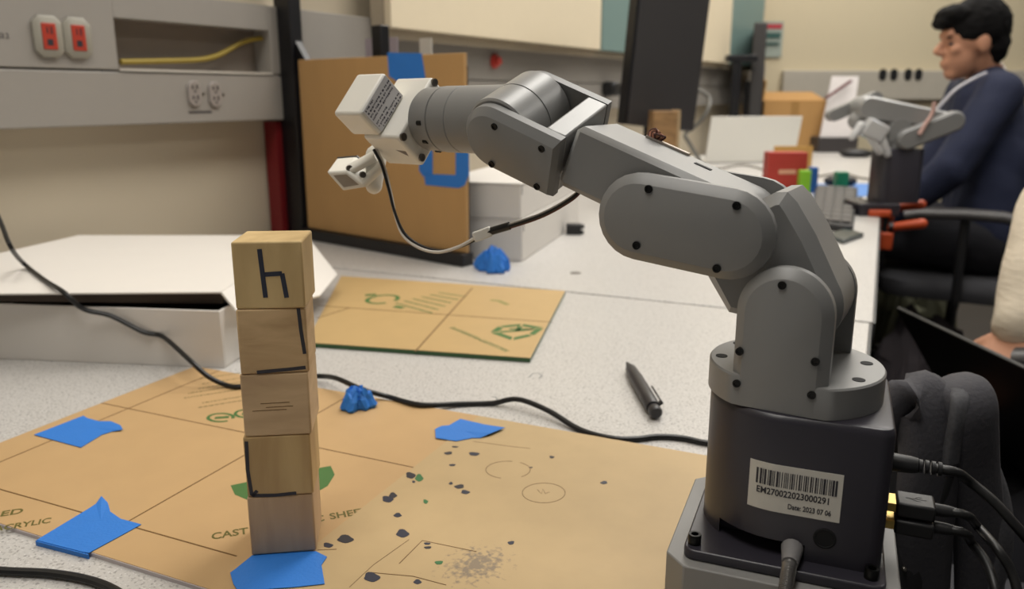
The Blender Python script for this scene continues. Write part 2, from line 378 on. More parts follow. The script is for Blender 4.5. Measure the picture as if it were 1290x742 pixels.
# ------------------------------------------------------------------ desks
def desk(y0, y1, x1, label, wall_gap=.02):
    wx = lambda y: (LO + LD*((y - LO[1])/LD[1]))[0] + wall_gap
    f = fz(A(0, 0, TZ)); out = [(wx(y0), y0), (x1, y0), (x1, y1), (wx(y1), y1)]
    t = thing('lab_desk', label, 'desk', A(x1-.5, (y0+y1)/2, 0))
    obj('desktop', MB().prism(f, out, -.028, 0), M_desk, t, bevel=.0015)
    obj('edge_band', MB().box(f, (x1 + .0003, y0, -.0275), (x1 + .003, y1, -.0015)), M_deskedge, t)
    for x, y in ((x1-.06, y0+.08), (x1-.06, y1-.08), (wx(y0)+.08, y0+.08), (wx(y1)+.08, y1-.08)):
        obj('leg', MB().box(f, (x-.025, y-.025, -TZ), (x+.025, y+.025, -.0285)), M_deskmetal, t, bevel=.003)
    obj('apron', MB().box(f, (x1-.05, y0+.12, -.06), (x1-.03, y1-.12, -.0285)), M_deskmetal, t)
    return t
desk(-.30, 1.1065, .008, 'pale speckled lab desk carrying the robot arm and block tower')
desk(1.1135, 2.80, .012, 'pale lab desk beyond the seam, carrying the white cartons and keyboard')
desk(2.804, 4.72, .032, 'far lab desk carrying the cardboard box by the back wall')

# ------------------------------------------------------------------ acrylic sheets on the desk
SH = .003
f0 = fz(A(0, 0, TZ))
sx0, sx1, sy0, sy1 = -.647, -.075, .3132, .6165
t = thing('acrylic_sheet', 'brown paper-masked acrylic sheet with green print under the block tower', 'sheet', A(-.4, .46, TZ))
obj('plate', MB().box(f0, (sx0, sy0, 0), (sx1, sy1, SH - .0004)), M_edge_w, t)
obj('masking_paper', MB().box(f0, (sx0, sy0 + .0006, SH - .0004), (sx1, sy1, SH)), M_kraft, t)
fn = lambda x, y, h=0: A(x, y, TZ + SH + .00005 + h)
for nm, pts in (('printed_line', [(sx0, .4995), (-.308, .5015)]), ('printed_line', [(sx0, .3455), (-.345, .3475)]), ('printed_line', [(-.611, sy0+.001), (-.613, sy1)]), ('printed_line', [(-.4425, sy0+.001), (-.4455, sy1)])):
    m = MB(); stroke(m, pts, .0011, fn, .0001); obj(nm, m, M_ink_l, t)
def text45(s, px, py, size, sq=1.0, ang=45, mm=M_ink_o):
    o = tb(px, py, SH); a = math.radians(ang); ex, ey = A(math.cos(a), math.sin(a), 0), A(-math.sin(a), math.cos(a), 0); m = MB()
    letter(m, s, size, lambda x, y: o + ex*x + ey*y + Z*.00012, sq); obj('printed_text', m, mm, t)
def textp(s, p0, p1, size):                     # lettering stretched between two pixels of its baseline
    o, q = tb(*p0, SH), tb(*p1, SH); ex = nrm(q - o); ey = np.cross(Z, ex); v, f_, wd = text2d(s, size); k = np.linalg.norm(q - o)/wd; m = MB()
    m.add([o + ex*x*k + ey*y + Z*.00012 for x, y in v], f_); obj('printed_text', m, M_ink_o, t)
textp('CAST', (266, 680), (313, 672), .0118); textp('ACRYLIC', (328, 669), (409, 656), .0118); textp('SHEET', (416, 654.5), (466, 646), .0118)
text45('ED', -1, 651, .0113, 1.0, 45)
text45('ACRYLIC', -9, 670, .0105, .80, 45)
# small print block and little recycling marks
m = MB(); random.seed(5); a45 = math.radians(52); ex, ey = A(math.cos(a45), math.sin(a45), 0), A(-math.sin(a45), math.cos(a45), 0)
for r in range(7):
    o = tb(250 + (r % 2)*5 - (18 if r in (2, 3) else 0), 514 - r*6.0, SH); x = 0; L = random.uniform(.05, .085)
    while x < L:
        wd = random.uniform(.0012, .0045)
        m.add([o + ex*a + ey*b + Z*.0001 for a, b in ((x, 0), (x+wd, 0), (x+wd, .0018), (x, .0018))], [(0, 1, 2, 3)]); x += wd + .0009
pr = obj('small_print', m, M_ink_o, t); pr['kind'] = 'stuff'
for px, py in ((278, 526), (312, 521)):
    c = tb(px, py, SH); m = MB(); ring = [(c[0]+.012*math.cos(a), c[1]+.009*math.sin(a)) for a in np.linspace(.3, 5.9, 22)]
    stroke(m, ring, .003, fn, .0001); stroke(m, [(c[0]-.004, c[1]-.003), (c[0]+.006, c[1]+.004)], .005, fn, .0001); obj('leaf_mark', m, M_ink_g, t)
# big recycling emblem behind the tower: three bent bars around a hexagon
c = tb(357, 603, SH); m = MB()
for k in range(3):
    a0 = math.radians(120*k + 20)
    for d, wd in ((.031, .014), (.018, .004)):
        pts = [(c[0] + d*math.cos(a0 + b), c[1] + d*math.sin(a0 + b)) for b in (-.72, -.25, .25, .72)]
        stroke(m, pts, wd, fn, .0001)
obj('recycling_emblem', m, M_ink_g, t)
# plain worn kraft sheet laid over the right part
ox0 = -.308; KS = .0005
t2 = thing('kraft_sheet', 'worn plain kraft sheet with ink spots lying between tower and robot', 'sheet', A(-.2, .46, TZ + SH))
obj('sheet', MB().box(f0, (ox0, sy0 + .012, SH + .0001), (sx1 - .002, sy1 - .0015, SH + KS)), M_kraft2, t2)
fk = lambda x, y, h=0: A(x, y, TZ + SH + KS + .00005 + h)
def blob(mb, px, py, rx, ry, seed):
    rnd = random.Random(seed); c = tb(px, py, SH + KS); q = tb(px + rx, py, SH + KS) - c; q2 = tb(px, py - ry, SH + KS) - c; n = 16; ph = rnd.uniform(0, 6)
    pts = [c + q*math.cos(a)*(1+.18*math.sin(3*a+ph)) + q2*math.sin(a)*(1+.2*math.cos(2*a+ph)) for a in [2*math.pi*k/n for k in range(n)]]
    mb.loft([[p + Z*.00005 for p in pts], [p + Z*.0002 for p in pts]])
spots = [(565, 571, 5, 2), (597, 572, 6.5, 2.5), (570, 586, 4, 1.5), (517, 599, 6, 4), (521, 607, 2, 1.5), (568, 609, 2.5, 1.5), (579, 613, 6, 2.6), (586, 620, 5.5, 2.4), (488, 629, 7, 4), (495, 624, 5, 3), (501, 649, 5, 2.4),
         (507, 672, 8, 4.5), (435, 679, 10, 4.5), (413, 687, 6, 3), (538, 685, 4, 1.6), (539, 690, 4.5, 1.8), (468, 727, 10, 5.5), (526, 733, 5, 2.6), (695, 576, 3, 1.6), (761, 608, 4.5, 1.8), (644, 684, 4, 2.4), (573, 563, 4, 1), (669, 589, 2, .8)]
for i, s_ in enumerate(spots):
    m = MB(); blob(m, *s_, i); obj('ink_spot', m, M_ink_b if i % 3 else M_ink_k, t2)
for i, s_ in enumerate([(528, 602, 5, 4), (536, 632, 3, 2.6), (553, 709, 5, 2.6)]):
    m = MB(); blob(m, *s_, 50 + i); obj('green_ink_spot', m, mat('green_ink', (52, 110, 62), .5), t2)
def onk(px, py): q = tb(px, py, SH + KS); return q[0], q[1]
def pencil(pts, wd=.0005, mm=M_pencil):
    m = MB(); stroke(m, pts, wd, fk, .0001); return obj('pencil_line', m, mm, t2)
pencil([onk(685 + 27*math.cos(a), 621 + 12.5*math.sin(a)) for a in np.linspace(0, 6.28, 30)])
pencil([onk(640 + 28*math.cos(a), 592 + 11*math.sin(a)) for a in np.linspace(1.9, 4.9, 16)])
pencil([onk(640 + 28*math.cos(a), 592 + 11*math.sin(a)) for a in np.linspace(5.3, 7.2, 10)])
pencil([onk(*q) for q in ((677, 617), (682, 622), (684, 616), (687, 622), (692, 620))])
pencil([onk(*q) for q in ((503, 710), (532, 681), (600, 695))], .0006, M_ink_l)
pencil([onk(*q) for q in ((464, 721), (520, 726), (562, 737))], .0006, M_ink_l)
pencil([onk(*q) for q in ((440, 740), (470, 712), (515, 680))], .0004)
pencil([onk(*q) for q in ((596, 556), (640, 562), (668, 565))], .0004)
pencil([onk(*q) for q in ((400, 693), (424, 692))], .0006, M_ink_l)
# rubbed graphite patch: a stain with its own shape in the worn film
nt = M_kraft2.node_tree; b = nt.nodes['Principled BSDF']; N = nt.nodes.new; L = nt.links.new
g = N('ShaderNodeNewGeometry'); c0 = tb(600, 712, SH); sub = N('ShaderNodeVectorMath'); sub.operation = 'SUBTRACT'; sub.inputs[1].default_value = tuple(c0); L(g.outputs['Position'], sub.inputs[0])
d1 = tb(648, 688, SH) - tb(560, 735, SH); yaw = math.atan2(d1[1], d1[0]); mp = N('ShaderNodeMapping'); mp.vector_type = 'TEXTURE'
mp.inputs['Rotation'].default_value = (0, 0, yaw); mp.inputs['Scale'].default_value = (np.linalg.norm(d1)*.62, .028, 1); L(sub.outputs[0], mp.inputs[0])
ln = N('ShaderNodeVectorMath'); ln.operation = 'LENGTH'; L(mp.outputs[0], ln.inputs[0])
nz = N('ShaderNodeTexNoise'); nz.inputs['Scale'].default_value = 330; nz.inputs['Detail'].default_value = 6; L(g.outputs['Position'], nz.inputs['Vector'])
ad = N('ShaderNodeMath'); ad.operation = 'MULTIPLY_ADD'; ad.inputs[1].default_value = 2.2; L(nz.outputs['Fac'], ad.inputs[0]); L(ln.outputs['Value'], ad.inputs[2])
rp = N('ShaderNodeValToRGB'); rp.color_ramp.elements[0].position = .72; rp.color_ramp.elements[0].color = (.75, .75, .75, 1); rp.color_ramp.elements[1].position = 1.0; rp.color_ramp.elements[1].color = (0, 0, 0, 1)
hv = N('ShaderNodeMath'); hv.operation = 'MULTIPLY'; hv.inputs[1].default_value = .6; L(ad.outputs[0], hv.inputs[0]); L(hv.outputs[0], rp.inputs[0])
src = b.inputs['Base Color'].links[0].from_socket; mx = N('ShaderNodeMix'); mx.data_type = 'RGBA'; L(rp.outputs[0], mx.inputs[0]); L(src, mx.inputs[6]); mx.inputs[7].default_value = (*lin((112, 102, 92)), 1); L(mx.outputs[2], b.inputs['Base Color'])

# far sheet
t = thing('acrylic_sheet', 'smaller brown-masked acrylic sheet with green edges, beyond the tower', 'sheet', A(-.55, .9, TZ))
c = [tb(668, 457), tb(712, 371), tb(430, 352)]; c.append(c[0] + c[2] - c[1]); c[3] = tb(386, 437)
FS = Fr(c[3], nrm(c[0]-c[3]), nrm(c[2]-c[3]), Z)
quad = lambda z0, z1, cc=c: MB().loft([[q + Z*z0 for q in cc], [q + Z*z1 for q in cc]])
obj('plate', quad(.0002, .0052), M_edge_g, t); obj('masking_paper', quad(.0053, .0056), mat('kraft_film_far', (188, 158, 108), .5, var=.06), t)
ff = lambda x, y, h=0: A(x, y, TZ + .0057 + h)
t_ = lambda px, py: tuple(tb(px, py, .0056)[:2])
for p0, p1 in (((595, 363), (523, 443)), ((400, 385), (697, 406)), ((399, 401), (440, 388))):
    m = MB(); stroke(m, [t_(*p0), t_(*p1)], .0018, ff, .0001); obj('printed_line', m, M_ink_l, t)
# hexagonal emblem
hc = [t_(617, 419), t_(628, 411), t_(658, 408), t_(686, 413), t_(672, 423), t_(645, 429)]; cen = np.mean(np.array(hc), axis=0)
m = MB()
for k in range(6):
    p0, p1 = A(*hc[k]), A(*hc[(k+1) % 6]); d = p1 - p0
    inn = lambda q: q + (cen - q)*.30
    qs = [p0 + d*.06, p1 - d*.06]; qs = qs + [inn(qs[1]), inn(qs[0])]
    m.add([ff(*q, .0001) for q in qs], [(0, 1, 2, 3)])
for k in (0, 2, 3): 
    p0 = A(*hc[k]); m2 = [(cen + (p0 - cen)*.62), cen*1.0]; stroke(m, [tuple(q) for q in m2], .006, ff, .0001)
stroke(m, [tuple(cen + (A(*hc[1]) - cen)*.4), tuple(cen + (A(*hc[3]) - cen)*.55)], .005, ff, .0001)
obj('hexagon_emblem', m, M_ink_g, t)
o = tb(566, 413, .0056); q = tb(633, 442, .0056); ex = nrm(q - o); ey = np.cross(Z, ex); m = MB(); x = 0; random.seed(8)
Ln = np.linalg.norm(q - o)
while x < Ln:
    wd = random.uniform(.003, .006); hh = .007
    for a, b2, c2, d2 in ((0, .0013, 0, hh), (wd-.0013, wd, 0, hh*random.choice((.6, 1))), (0, wd, hh*random.choice((0, .45, .8)), 0)):
        m.add([o + ex*(x+u) + ey*v + Z*.0001 for u, v in ((a, c2), (b2, c2), (b2, (d2 or c2+.0013)), (a, (d2 or c2+.0013)))], [(0, 1, 2, 3)])
    x += wd + .0018
obj('printed_text', m, M_ink_g, t)
m = MB(); random.seed(9)
for r in range(6):
    p0 = tb(497 + r*11, 382 - r*2.6, .0056); p1 = tb(540 + r*9, 394 - r*4.0, .0056); d = p1 - p0; s0 = 0
    n_ = nrm(np.cross(Z, d))
    while s0 < 1:
        s1 = s0 + random.uniform(.02, .07)
        m.add([p0 + d*u + n_*v + Z*.0001 for u, v in ((s0, 0), (s1, 0), (s1, .004), (s0, .004))], [(0, 1, 2, 3)]); s0 = s1 + .012
pr = obj('small_print', m, M_ink_g, t); pr['kind'] = 'stuff'
m = MB(); c1 = tb(482, 377, .0056); stroke(m, [(c1[0]+.02*math.cos(a), c1[1]+.025*math.sin(a)) for a in np.linspace(0, 5.6, 20)], .006, ff, .0001); obj('ring_mark', m, M_ink_g, t)
m = MB(); stroke(m, [t_(460, 372), t_(474, 371)], .01, ff, .0001); stroke(m, [t_(497, 386), t_(508, 388)], .01, ff, .0001); obj('leaf_mark', m, M_ink_g, t)
m = MB(); stroke(m, [t_(618, 378), t_(628, 379), t_(640, 384)], .007, ff, .0001); obj('leaf_mark', m, mat('faint_green_print', (142, 138, 78), .6), t)

# ------------------------------------------------------------------ blue masking tape
def tape(px, z, label, th=.0004, group='flat pieces of blue tape', curl=None):
    pts = [tb(x, y, z) for x, y in px]; m = MB(); n = len(pts)
    up = [curl.get(i, 0) if curl else 0 for i in range(n)]
    low = [p + Z*u for p, u in zip(pts, up)]
    cen = np.mean(np.array(pts), axis=0); vs = low + [p + Z*th for p in low] + [cen, cen + Z*th]
    fs = [(i, (i+1) % n, n+(i+1) % n, n+i) for i in range(n)] + [(i, (i+1) % n, 2*n) for i in range(n)] + [(n+i, n+(i+1) % n, 2*n+1) for i in range(n)]
    m.add(vs, fs); o = obj('blue_tape', m, M_tape, smooth=0); return tag(o, label, 'tape', group)
zt1 = SH + .0003
tape([(43, 548), (105, 524), (110, 527), (125, 531), (140, 531), (152, 537), (155, 543), (141, 544), (128, 548), (102, 564)], zt1, 'blue tape on the left edge of the printed sheet', curl={5: .0006, 6: .0012})
o = tape([(46, 681), (112, 641), (121, 635), (128, 627), (136, 634), (139, 645), (152, 654), (178, 661), (160, 671), (112, 697), (105, 696)], zt1, 'blue tape folded over the near edge of the printed sheet', curl={3: .0012})
m = MB(); P0, P1 = tb(46, 681, zt1), tb(112, 698, zt1)
m.loft([[P0, P1, P1 + A(0, -.0008, 0), P0 + A(0, -.0008, 0)], [p - Z*.0032 for p in (P0, P1, P1 + A(0, -.0008, 0), P0 + A(0, -.0008, 0))]])
fo = obj('folded_edge', m, M_tape, o, smooth=0)
tape([(290, 722), (297, 717), (318, 700), (330, 697), (398, 695), (412, 702), (405, 712), (409, 736), (372, 740), (300, 745), (294, 736)], SH + KS + .0003, 'blue tape under the bottom wooden block')
tape([(548, 541), (556, 537), (566, 536), (580, 528), (610, 535), (636, 541), (618, 549), (605, 552), (595, 552), (575, 556), (549, 552)], SH + KS + .0003, 'blue tape on the far corner of the worn kraft sheet', curl={6: .002, 5: .0015})
def crumple(c, rad, seed, label, n=13):
    rnd = random.Random(seed); ks = [(rnd.uniform(0, 6.28), rnd.uniform(3, 9), rnd.uniform(0, 6)) for _ in range(6)]; m = MB(); top = []; bot = []
    for i in range(n):
        for j in range(n):
            u, v = 2*i/(n-1)-1, 2*j/(n-1)-1; rr = math.hypot(u, v); k = max(abs(u), abs(v))/(rr + 1e-6) if rr > 0 else 1   # square sheet gathered to a round lump
            e = 1 + .22*math.sin(3*math.atan2(v, u) + ks[0][2]) + .15*math.sin(7*math.atan2(v, u) + ks[1][2])
            x, y = u*k*e + rnd.uniform(-.07, .07), v*k*e + rnd.uniform(-.07, .07); R_ = min(1, rr*k)
            hgt = (1 - R_**3)*(.35 + .5*sum(abs(math.sin(f_*(u*math.cos(a_) + v*math.sin(a_)) + ph)) for a_, f_, ph in ks)/3.0) + rnd.uniform(0, .16)
            top.append(c + A(x*rad[0], y*rad[1], (hgt + .10)*rad[2]*1.5)); bot.append(c + A(x*rad[0]*.9, y*rad[1]*.9, .0002))
    N2 = n*n; fs = []
    for i in range(n-1):
        for j in range(n-1):
            q = (i*n+j, (i+1)*n+j, (i+1)*n+j+1, i*n+j+1); fs += [(q[0], q[1], q[2]), (q[0], q[2], q[3])] if (i+j) % 2 else [(q[0], q[1], q[3]), (q[1], q[2], q[3])]; fs.append(tuple(t_ + N2 for t_ in q[::-1]))
    rim = [i*n for i in range(n)] + [(n-1)*n + j for j in range(1, n)] + [i*n + n-1 for i in range(n-2, -1, -1)] + [j for j in range(n-2, 0, -1)]
    for k in range(len(rim)): a_, b_ = rim[k], rim[(k+1) % len(rim)]; fs.append((a_, b_, b_ + N2, a_ + N2))
    m.add(top + bot, fs); return tag(obj('crumpled_tape', m, M_tape, smooth=0), label, 'tape', 'crumpled blue tape')
crumple(tb(450, 513, SH), (.0150, .0135, .0105), 2, 'crumpled ball of blue tape beside the tower and cable')
crumple(tb(622, 341, 0), (.029, .024, .021), 5, 'crumpled blue tape at the foot of the white cartons')

# ------------------------------------------------------------------ wooden block tower
E1g = A(math.cos(math.radians(5)), math.sin(math.radians(5)), 0)
base = tb(358, 697, SH + KS + .0008); bs = .0398
marks = {0: [[(-.004, .0355), (-.0025, .0068)], [(-.0025, .0205), (.0078, .021)], [(.0078, .021), (.0095, .0065)]],
         1: [[(.0158, .0395), (.0165, .026), (.0178, .0115)], [(-.0105, .0012), (.008, .0022), (.0178, .003)]],
         3: [[(-.0178, .037), (-.0184, .018), (-.0172, .0015)], [(-.0165, .0012), (-.003, .0005), (.0095, .0012)], [(-.0172, .0008), (-.0138, .0042)]]}
shift = [.0028, .0026, .0017, .0005, 0]; yaws = [5, 7.5, 6.5, 7, 8]
woods = [((202, 176, 126), (172, 144, 98), (.5, .5, .10), 'top wooden block of the tower, marked with a dark letter h'), ((198, 168, 126), (170, 140, 100), (.12, .5, 1.4), 'second wooden block from the top, with ink strokes on two edges'),
         ((198, 170, 132), (172, 144, 110), (.12, .5, 1.2), 'plain middle wooden block with fine scratches, third from the top'), ((198, 172, 122), (162, 132, 88), (.8, .5, .10), 'fourth wooden block from the top, with an ink corner at its left'),
         ((188, 160, 126), (166, 138, 108), (1.2, .5, .14), 'bottom wooden block of the tower, standing on blue tape')]
for i in range(5):
    a = math.radians(yaws[i]); ex = MW @ A(math.cos(a), math.sin(a), 0); ey = np.cross(Z, ex); zz = (4 - i)*bs
    f = Fr(base + ex*shift[i] + Z*zz, ex, ey, Z)          # origin: bottom middle of the front face
    c1, c2, sc_, lb = woods[i]
    t = thing('wooden_block', lb, 'block', f(0, bs/2, 0), 'wooden blocks of the tower')
    obj('cube', MB().box(f, (-bs/2, 0, .0001), (bs/2, bs, bs - .0001)), woodmat('block_wood_%d' % i, c1, c2, sc_, i*3.1), t, bevel=.0012, seg=3)
    for pts in marks.get(i, []):
        m = MB(); stroke(m, pts, .0027 if i == 0 else .0021, lambda x, y, h=0: f(x, -.00002 - h, y), .0002); obj('ink_mark', m, M_ink_k if i else M_ink_b, t)
    if i == 2:
        for zz2, x0, x1 in ((.021, -.009, .008), (.0165, -.014, .006), (.0185, -.006, .010)):
            m = MB(); stroke(m, [(x0, zz2), (x1, zz2 + .0003)], .0004, lambda x, y, h=0: f(x, -.00002 - h, y), .0001); obj('scratch', m, M_ink_l, t)

# ------------------------------------------------------------------ white carton with its lid ajar
FR, FL = tb(283, 464), tb(0, 452); bx = nrm(FR - FL); by = np.cross(Z, bx); f = Fr(FR, bx, by, Z); Wd, Dp, Hh = .42, .26, .0635; tk = .003
t = thing('white_carton', 'flat white carton with its lid ajar left of the tower', 'box', FR - bx*.2 + by*.18)
obj('front_wall', MB().box(f, (-Wd, 0, 0), (0, tk, Hh)), M_cart, t, bevel=.0008)
obj('side_wall', MB().box(f, (-tk, tk, 0), (0, Dp, Hh)), M_cart, t, bevel=.0008)
obj('side_wall', MB().box(f, (-Wd, tk, 0), (-Wd + tk, Dp, Hh)), M_cart, t)
obj('back_wall', MB().box(f, (-Wd + tk, Dp - tk, 0), (-tk, Dp, Hh)), M_cart, t)
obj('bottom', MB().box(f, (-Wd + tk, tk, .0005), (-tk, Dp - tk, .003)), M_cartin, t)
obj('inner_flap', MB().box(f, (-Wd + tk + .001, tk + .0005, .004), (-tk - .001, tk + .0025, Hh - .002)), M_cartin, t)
lf, lb_ = tb(278, 370, .0785), tb(385, 298, .0665)
lw = .44
bl = lb_ - nrm(tb(385, 298, .0665) - tb(130, 298, .0665))*.36; ll = lf - nrm(lf - tb(0, 372, .0785))*.42
nn = nrm(np.cross(lf - ll, lb_ - lf)); lid = [lf, lb_, bl, ll]
obj('lid', MB().loft([lid, [q + nn*.0022 for q in lid]]), M_cart, t, bevel=.0006)
fl = [lf, lb_, tb(424, 347, .034), tb(402, 374, .030), tb(302, 400, .054)]; n2 = nrm(np.cross(fl[1]-fl[0], fl[3]-fl[0]))
n2 = n2 if n2[2] > 0 else -n2
mid = [q + n2*.0022 for q in fl]; obj('lid_side_flap', MB().loft([fl, mid]), M_cart, t)
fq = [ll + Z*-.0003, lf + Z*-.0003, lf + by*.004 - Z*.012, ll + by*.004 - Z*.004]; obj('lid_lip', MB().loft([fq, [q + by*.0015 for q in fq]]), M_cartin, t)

# ------------------------------------------------------------------ cables on the desk
def cable(pts, r, label, name='black_cable', mm=M_rub, n=8, m_=7):
    o = obj(name, MB().tube(smooth_path(pts, m_), r, n), mm); return tag(o, label, 'cable', None)
cr = .0026
def ol(px, py, e=.0): # on the lid plane
    r = ray(px, py); tt = ((lf - EYE) @ nn + .0022 + cr + e) / (r @ nn); return EYE + r*tt
aw, zw = onwall(-95, 150, .053)
pts = [WL(aw, .054, zw), WL(aw, .075, zw - .01), gp(-40, 205, 1.06), gp(-14, 250, .98), gp(0, 278, .93), gp(14, 312, .88), ol(30, 332, .004), ol(55, 352), ol(80, 368, .001)]
fo_ = f(-.15, -.004, 0)
def ofr(px, py, o=.004): r = ray(px, py); tt = ((f.o - EYE) @ (-by) + o) / (r @ (-by)); return EYE + r*tt
pts += [ofr(105, 389, .014), ofr(140, 398, .006), ofr(180, 418, .004), ofr(205, 424, .004)]
pts += [tb(235, 450, .03), tb(262, 474, .014), tb(285, 485, SH + cr), tb(303, 487, SH + cr), tb(340, 480, SH + cr), tb(380, 475, SH + cr + .002), tb(405, 474, SH + .004), tb(425, 477, SH + .012), tb(455, 490, SH + .012), tb(490, 500, SH + cr), tb(530, 510, cr + .003), tb(580, 509, cr), tb(620, 508, cr), tb(652, 503, cr + .006), tb(690, 517, cr + .004), tb(730, 541, cr), tb(770, 552, cr), tb(800, 553, cr), tb(830, 550, cr), tb(860, 552, cr), tb(890, 558, cr), tb(930, 562, cr)]
cable(pts, cr, 'thin black cable draped over the carton and running behind the tower')
cable([tb(-420, 690, .003), tb(-250, 700, .003), tb(-60, 712, .003), tb(0, 719, .003), tb(60, 722, .003), tb(105, 729, .003), tb(140, 741, .003), tb(165, 760, .003), tb(190, 800, .003), tb(230, 900, .003), tb(300, 1050, .003)], .0026, 'black cable at the near left corner of the desk')

# ------------------------------------------------------------------ pen, clip, marks on the desk
p0, p1 = tb(790, 457, .007), tb(827, 521, .0071); ax = nrm(p1 - p0); L_ = np.linalg.norm(p1 - p0); f = fax(p0, ax); M_pen = mat('pen_black', (44, 42, 44), .42)
t = thing('ballpoint_pen', 'black click pen lying on the desk between sheets and robot', 'pen', p0*.5 + p1*.5 - Z*.005)
obj('barrel', MB().lathe(f, [(.0005, 0), (.0016, .001), (.0022, .006), (.0056, .022), (.0068, .05), (.0070, L_*.72), (.0068, L_*.90), (.0064, L_*.905)], 20), M_pen, t)
obj('push_button', MB().lathe(f, [(.0050, L_*.905), (.0050, L_*.93), (.0060, L_*.94), (.0060, L_*.985), (.0048, L_*.998)], 20), M_pen, t)
sd = nrm(np.cross(Z, ax)); sd = sd if sd @ MW[:, 0] > 0 else -sd
cfr = Fr(p0, ax, nrm(sd*.8 + Z*.5), nrm(np.cross(ax, nrm(sd*.8 + Z*.5))))
obj('clip', MB().loft([[cfr(a, y, z) for z, y in ((-.0018, .0084), (.0018, .0084), (.0018, .0102), (-.0018, .0102))] for a in (L_*.62, L_*.9)]), M_pen, t, bevel=.0004)
obj('clip_joint', MB().box(cfr, (L_*.88, .004, -.0016), (L_*.905, .0100, .0016)), M_pen, t)
q = tb(725, 295); f = fz(q, math.radians(20))
t = thing('binder_clip', 'small black clip block standing on the far desk by the cartons', 'clip', q)
obj('body', MB().box(f, (-.02, -.012, 0), (.012, .012, .022)), M_black, t, bevel=.002)
m = MB().box(f, (.012, -.008, .002), (.017, .008, .008)); obj('lug', m, M_black, t)
m = MB().box(f, (.012, -.008, .013), (.018, .008, .020)); obj('lug', m, M_black, t)
o = obj('screw_hole_cap', MB().lathe(fz(tb(725, 344)), [(.009, 0), (.009, .0006), (.007, .001)], 20), mat('cap_grey', (110, 104, 98), .5)); tag(o, 'small grey cap on the desk past the seam', 'cap')
def scribble(pts, label):
    m = MB(); stroke(m, [tuple(tb(*p)[:2]) for p in pts], .0012, lambda x, y, h=0: A(x, y, TZ + .00005 + h), .0001); o = obj('pen_mark', m, mat('desk_pen_mark', (120, 122, 124), .6)); tag(o, label, 'mark')
scribble([(667, 475), (671, 471), (678, 470), (683, 473), (679, 477)], 'small pencil squiggle on the desk near the far sheet')
scribble([(619, 500), (624, 500), (627, 504)], 'small dark tick mark on the desk above the black cable')
scribble([(662, 503), (668, 504), (671, 508)], 'tiny hooked mark on the desk where the cable bends')

# ------------------------------------------------------------------ the robot arm
J1 = gp(1000, 480, .42); J1[2] = TZ
YA = math.radians(60)
e1 = MW @ A(math.sin(YA), -math.cos(YA), 0); e2 = MW @ A(-math.cos(YA), -math.sin(YA), 0)
RF = Fr(J1, e1, Z, e2)                          # (along arm plane, up, towards the viewer)
yb = math.radians(68.2)
b1 = MW @ A(math.sin(yb), -math.cos(yb), 0); b2 = MW @ A(-math.cos(yb), -math.sin(yb), 0)
BF = Fr(J1, b1, b2, Z)
R = thing('robot_arm', 'grey jointed desktop robot arm with white gripper on a dark labelled base', 'robot arm', J1)
def screw(fr, parent, r=.0028, mm=M_screw):     # socket screw, z along its axis outwards
    m = MB().rings(fr, [(circ(r, 16), -.001), (circ(r, 16), .0008), (circ(r*.62, 16), .0008), (circ(r*.55, 16), .0003)]); return obj('screw', m, mm, parent)
# pedestal and base
cham = lambda x0, y0, x1, y1, c: [(x0+c, y0), (x1-c, y0), (x1, y0+c), (x1, y1-c), (x1-c, y1), (x0+c, y1), (x0, y1-c), (x0, y0+c)]
obj('pedestal', MB().rings(BF, [(cham(-.0555, -.052, .060, .062, .011), .0037), (cham(-.0555, -.052, .060, .062, .011), .046)]), M_ped, R, bevel=.0008)
obj('base_flange', MB().prism(BF, rrect(-.0465, -.044, .0525, .0550, .006), .0462, .0518), M_base, R, bevel=.001)
RB = .0435
Dout = lambda i=0: circ(RB - i, 26, (0, 0), math.pi/2, 1.5*math.pi) + circ(.007 - i*.6, 6, (.043, -RB + .007), -math.pi/2, 0) + circ(.007 - i*.6, 6, (.043, RB - .007), 0, math.pi/2)
body = MB().rings(BF, [(Dout(), .0518), (Dout(), .1245), (Dout(.0008), .1268), (Dout(.0024), .1282), (Dout(.0045), .1286)])
cutr = MB().box(BF, (-.031, .024, .0517), (.0135, .06, .0605))
bo = obj('base_shell', cut(body, cutr), M_base, R, smooth=30)
surf = lambda x: RB if x > 0 else math.sqrt(RB*RB - x*x)
m = MB(); xs = np.linspace(-.0165, .0285, 18)
m.loft([[BF(x, surf(x) + d, z) for d, z in ((.0001, .0765), (.0001, .1025), (.0004, .1025), (.0004, .0765))] for x in xs])
lab = obj('barcode_label', m, M_lab, bo, smooth=0)
m = MB(); random.seed(11); x = -.013
while x < .0262:
    wd = random.choice((.0004, .0004, .0007, .0010)); m.loft([[BF(xx, surf(xx) + d, z) for d, z in ((.0004, .0905), (.0004, .0990), (.0006, .0990), (.0006, .0905))] for xx in (x, min(x + wd, .0265))]); x += wd + random.choice((.0004, .0004, .0008))
letter(m, 'EM270022023000291', .0050, lambda x, y: BF(-.0125 + x, surf(-.0125 + x) + .0006, .0856 + y), .82)
letter(m, 'Date: 2023 07 06', .0040, lambda x, y: BF(.0035 + x, surf(.0035 + x) + .0006, .0795 + y), .74)
obj('label_print', m, M_ink_k, bo)
obj('round_port', MB().rings(Fr(BF(.0225, RB, .0665), b1, Z, b2), [(circ(.0056, 24), -.0005), (circ(.0056, 24), .0004), (circ(.0048, 24), .0006), (circ(.0046, 24), .0002)]), M_dark, bo)
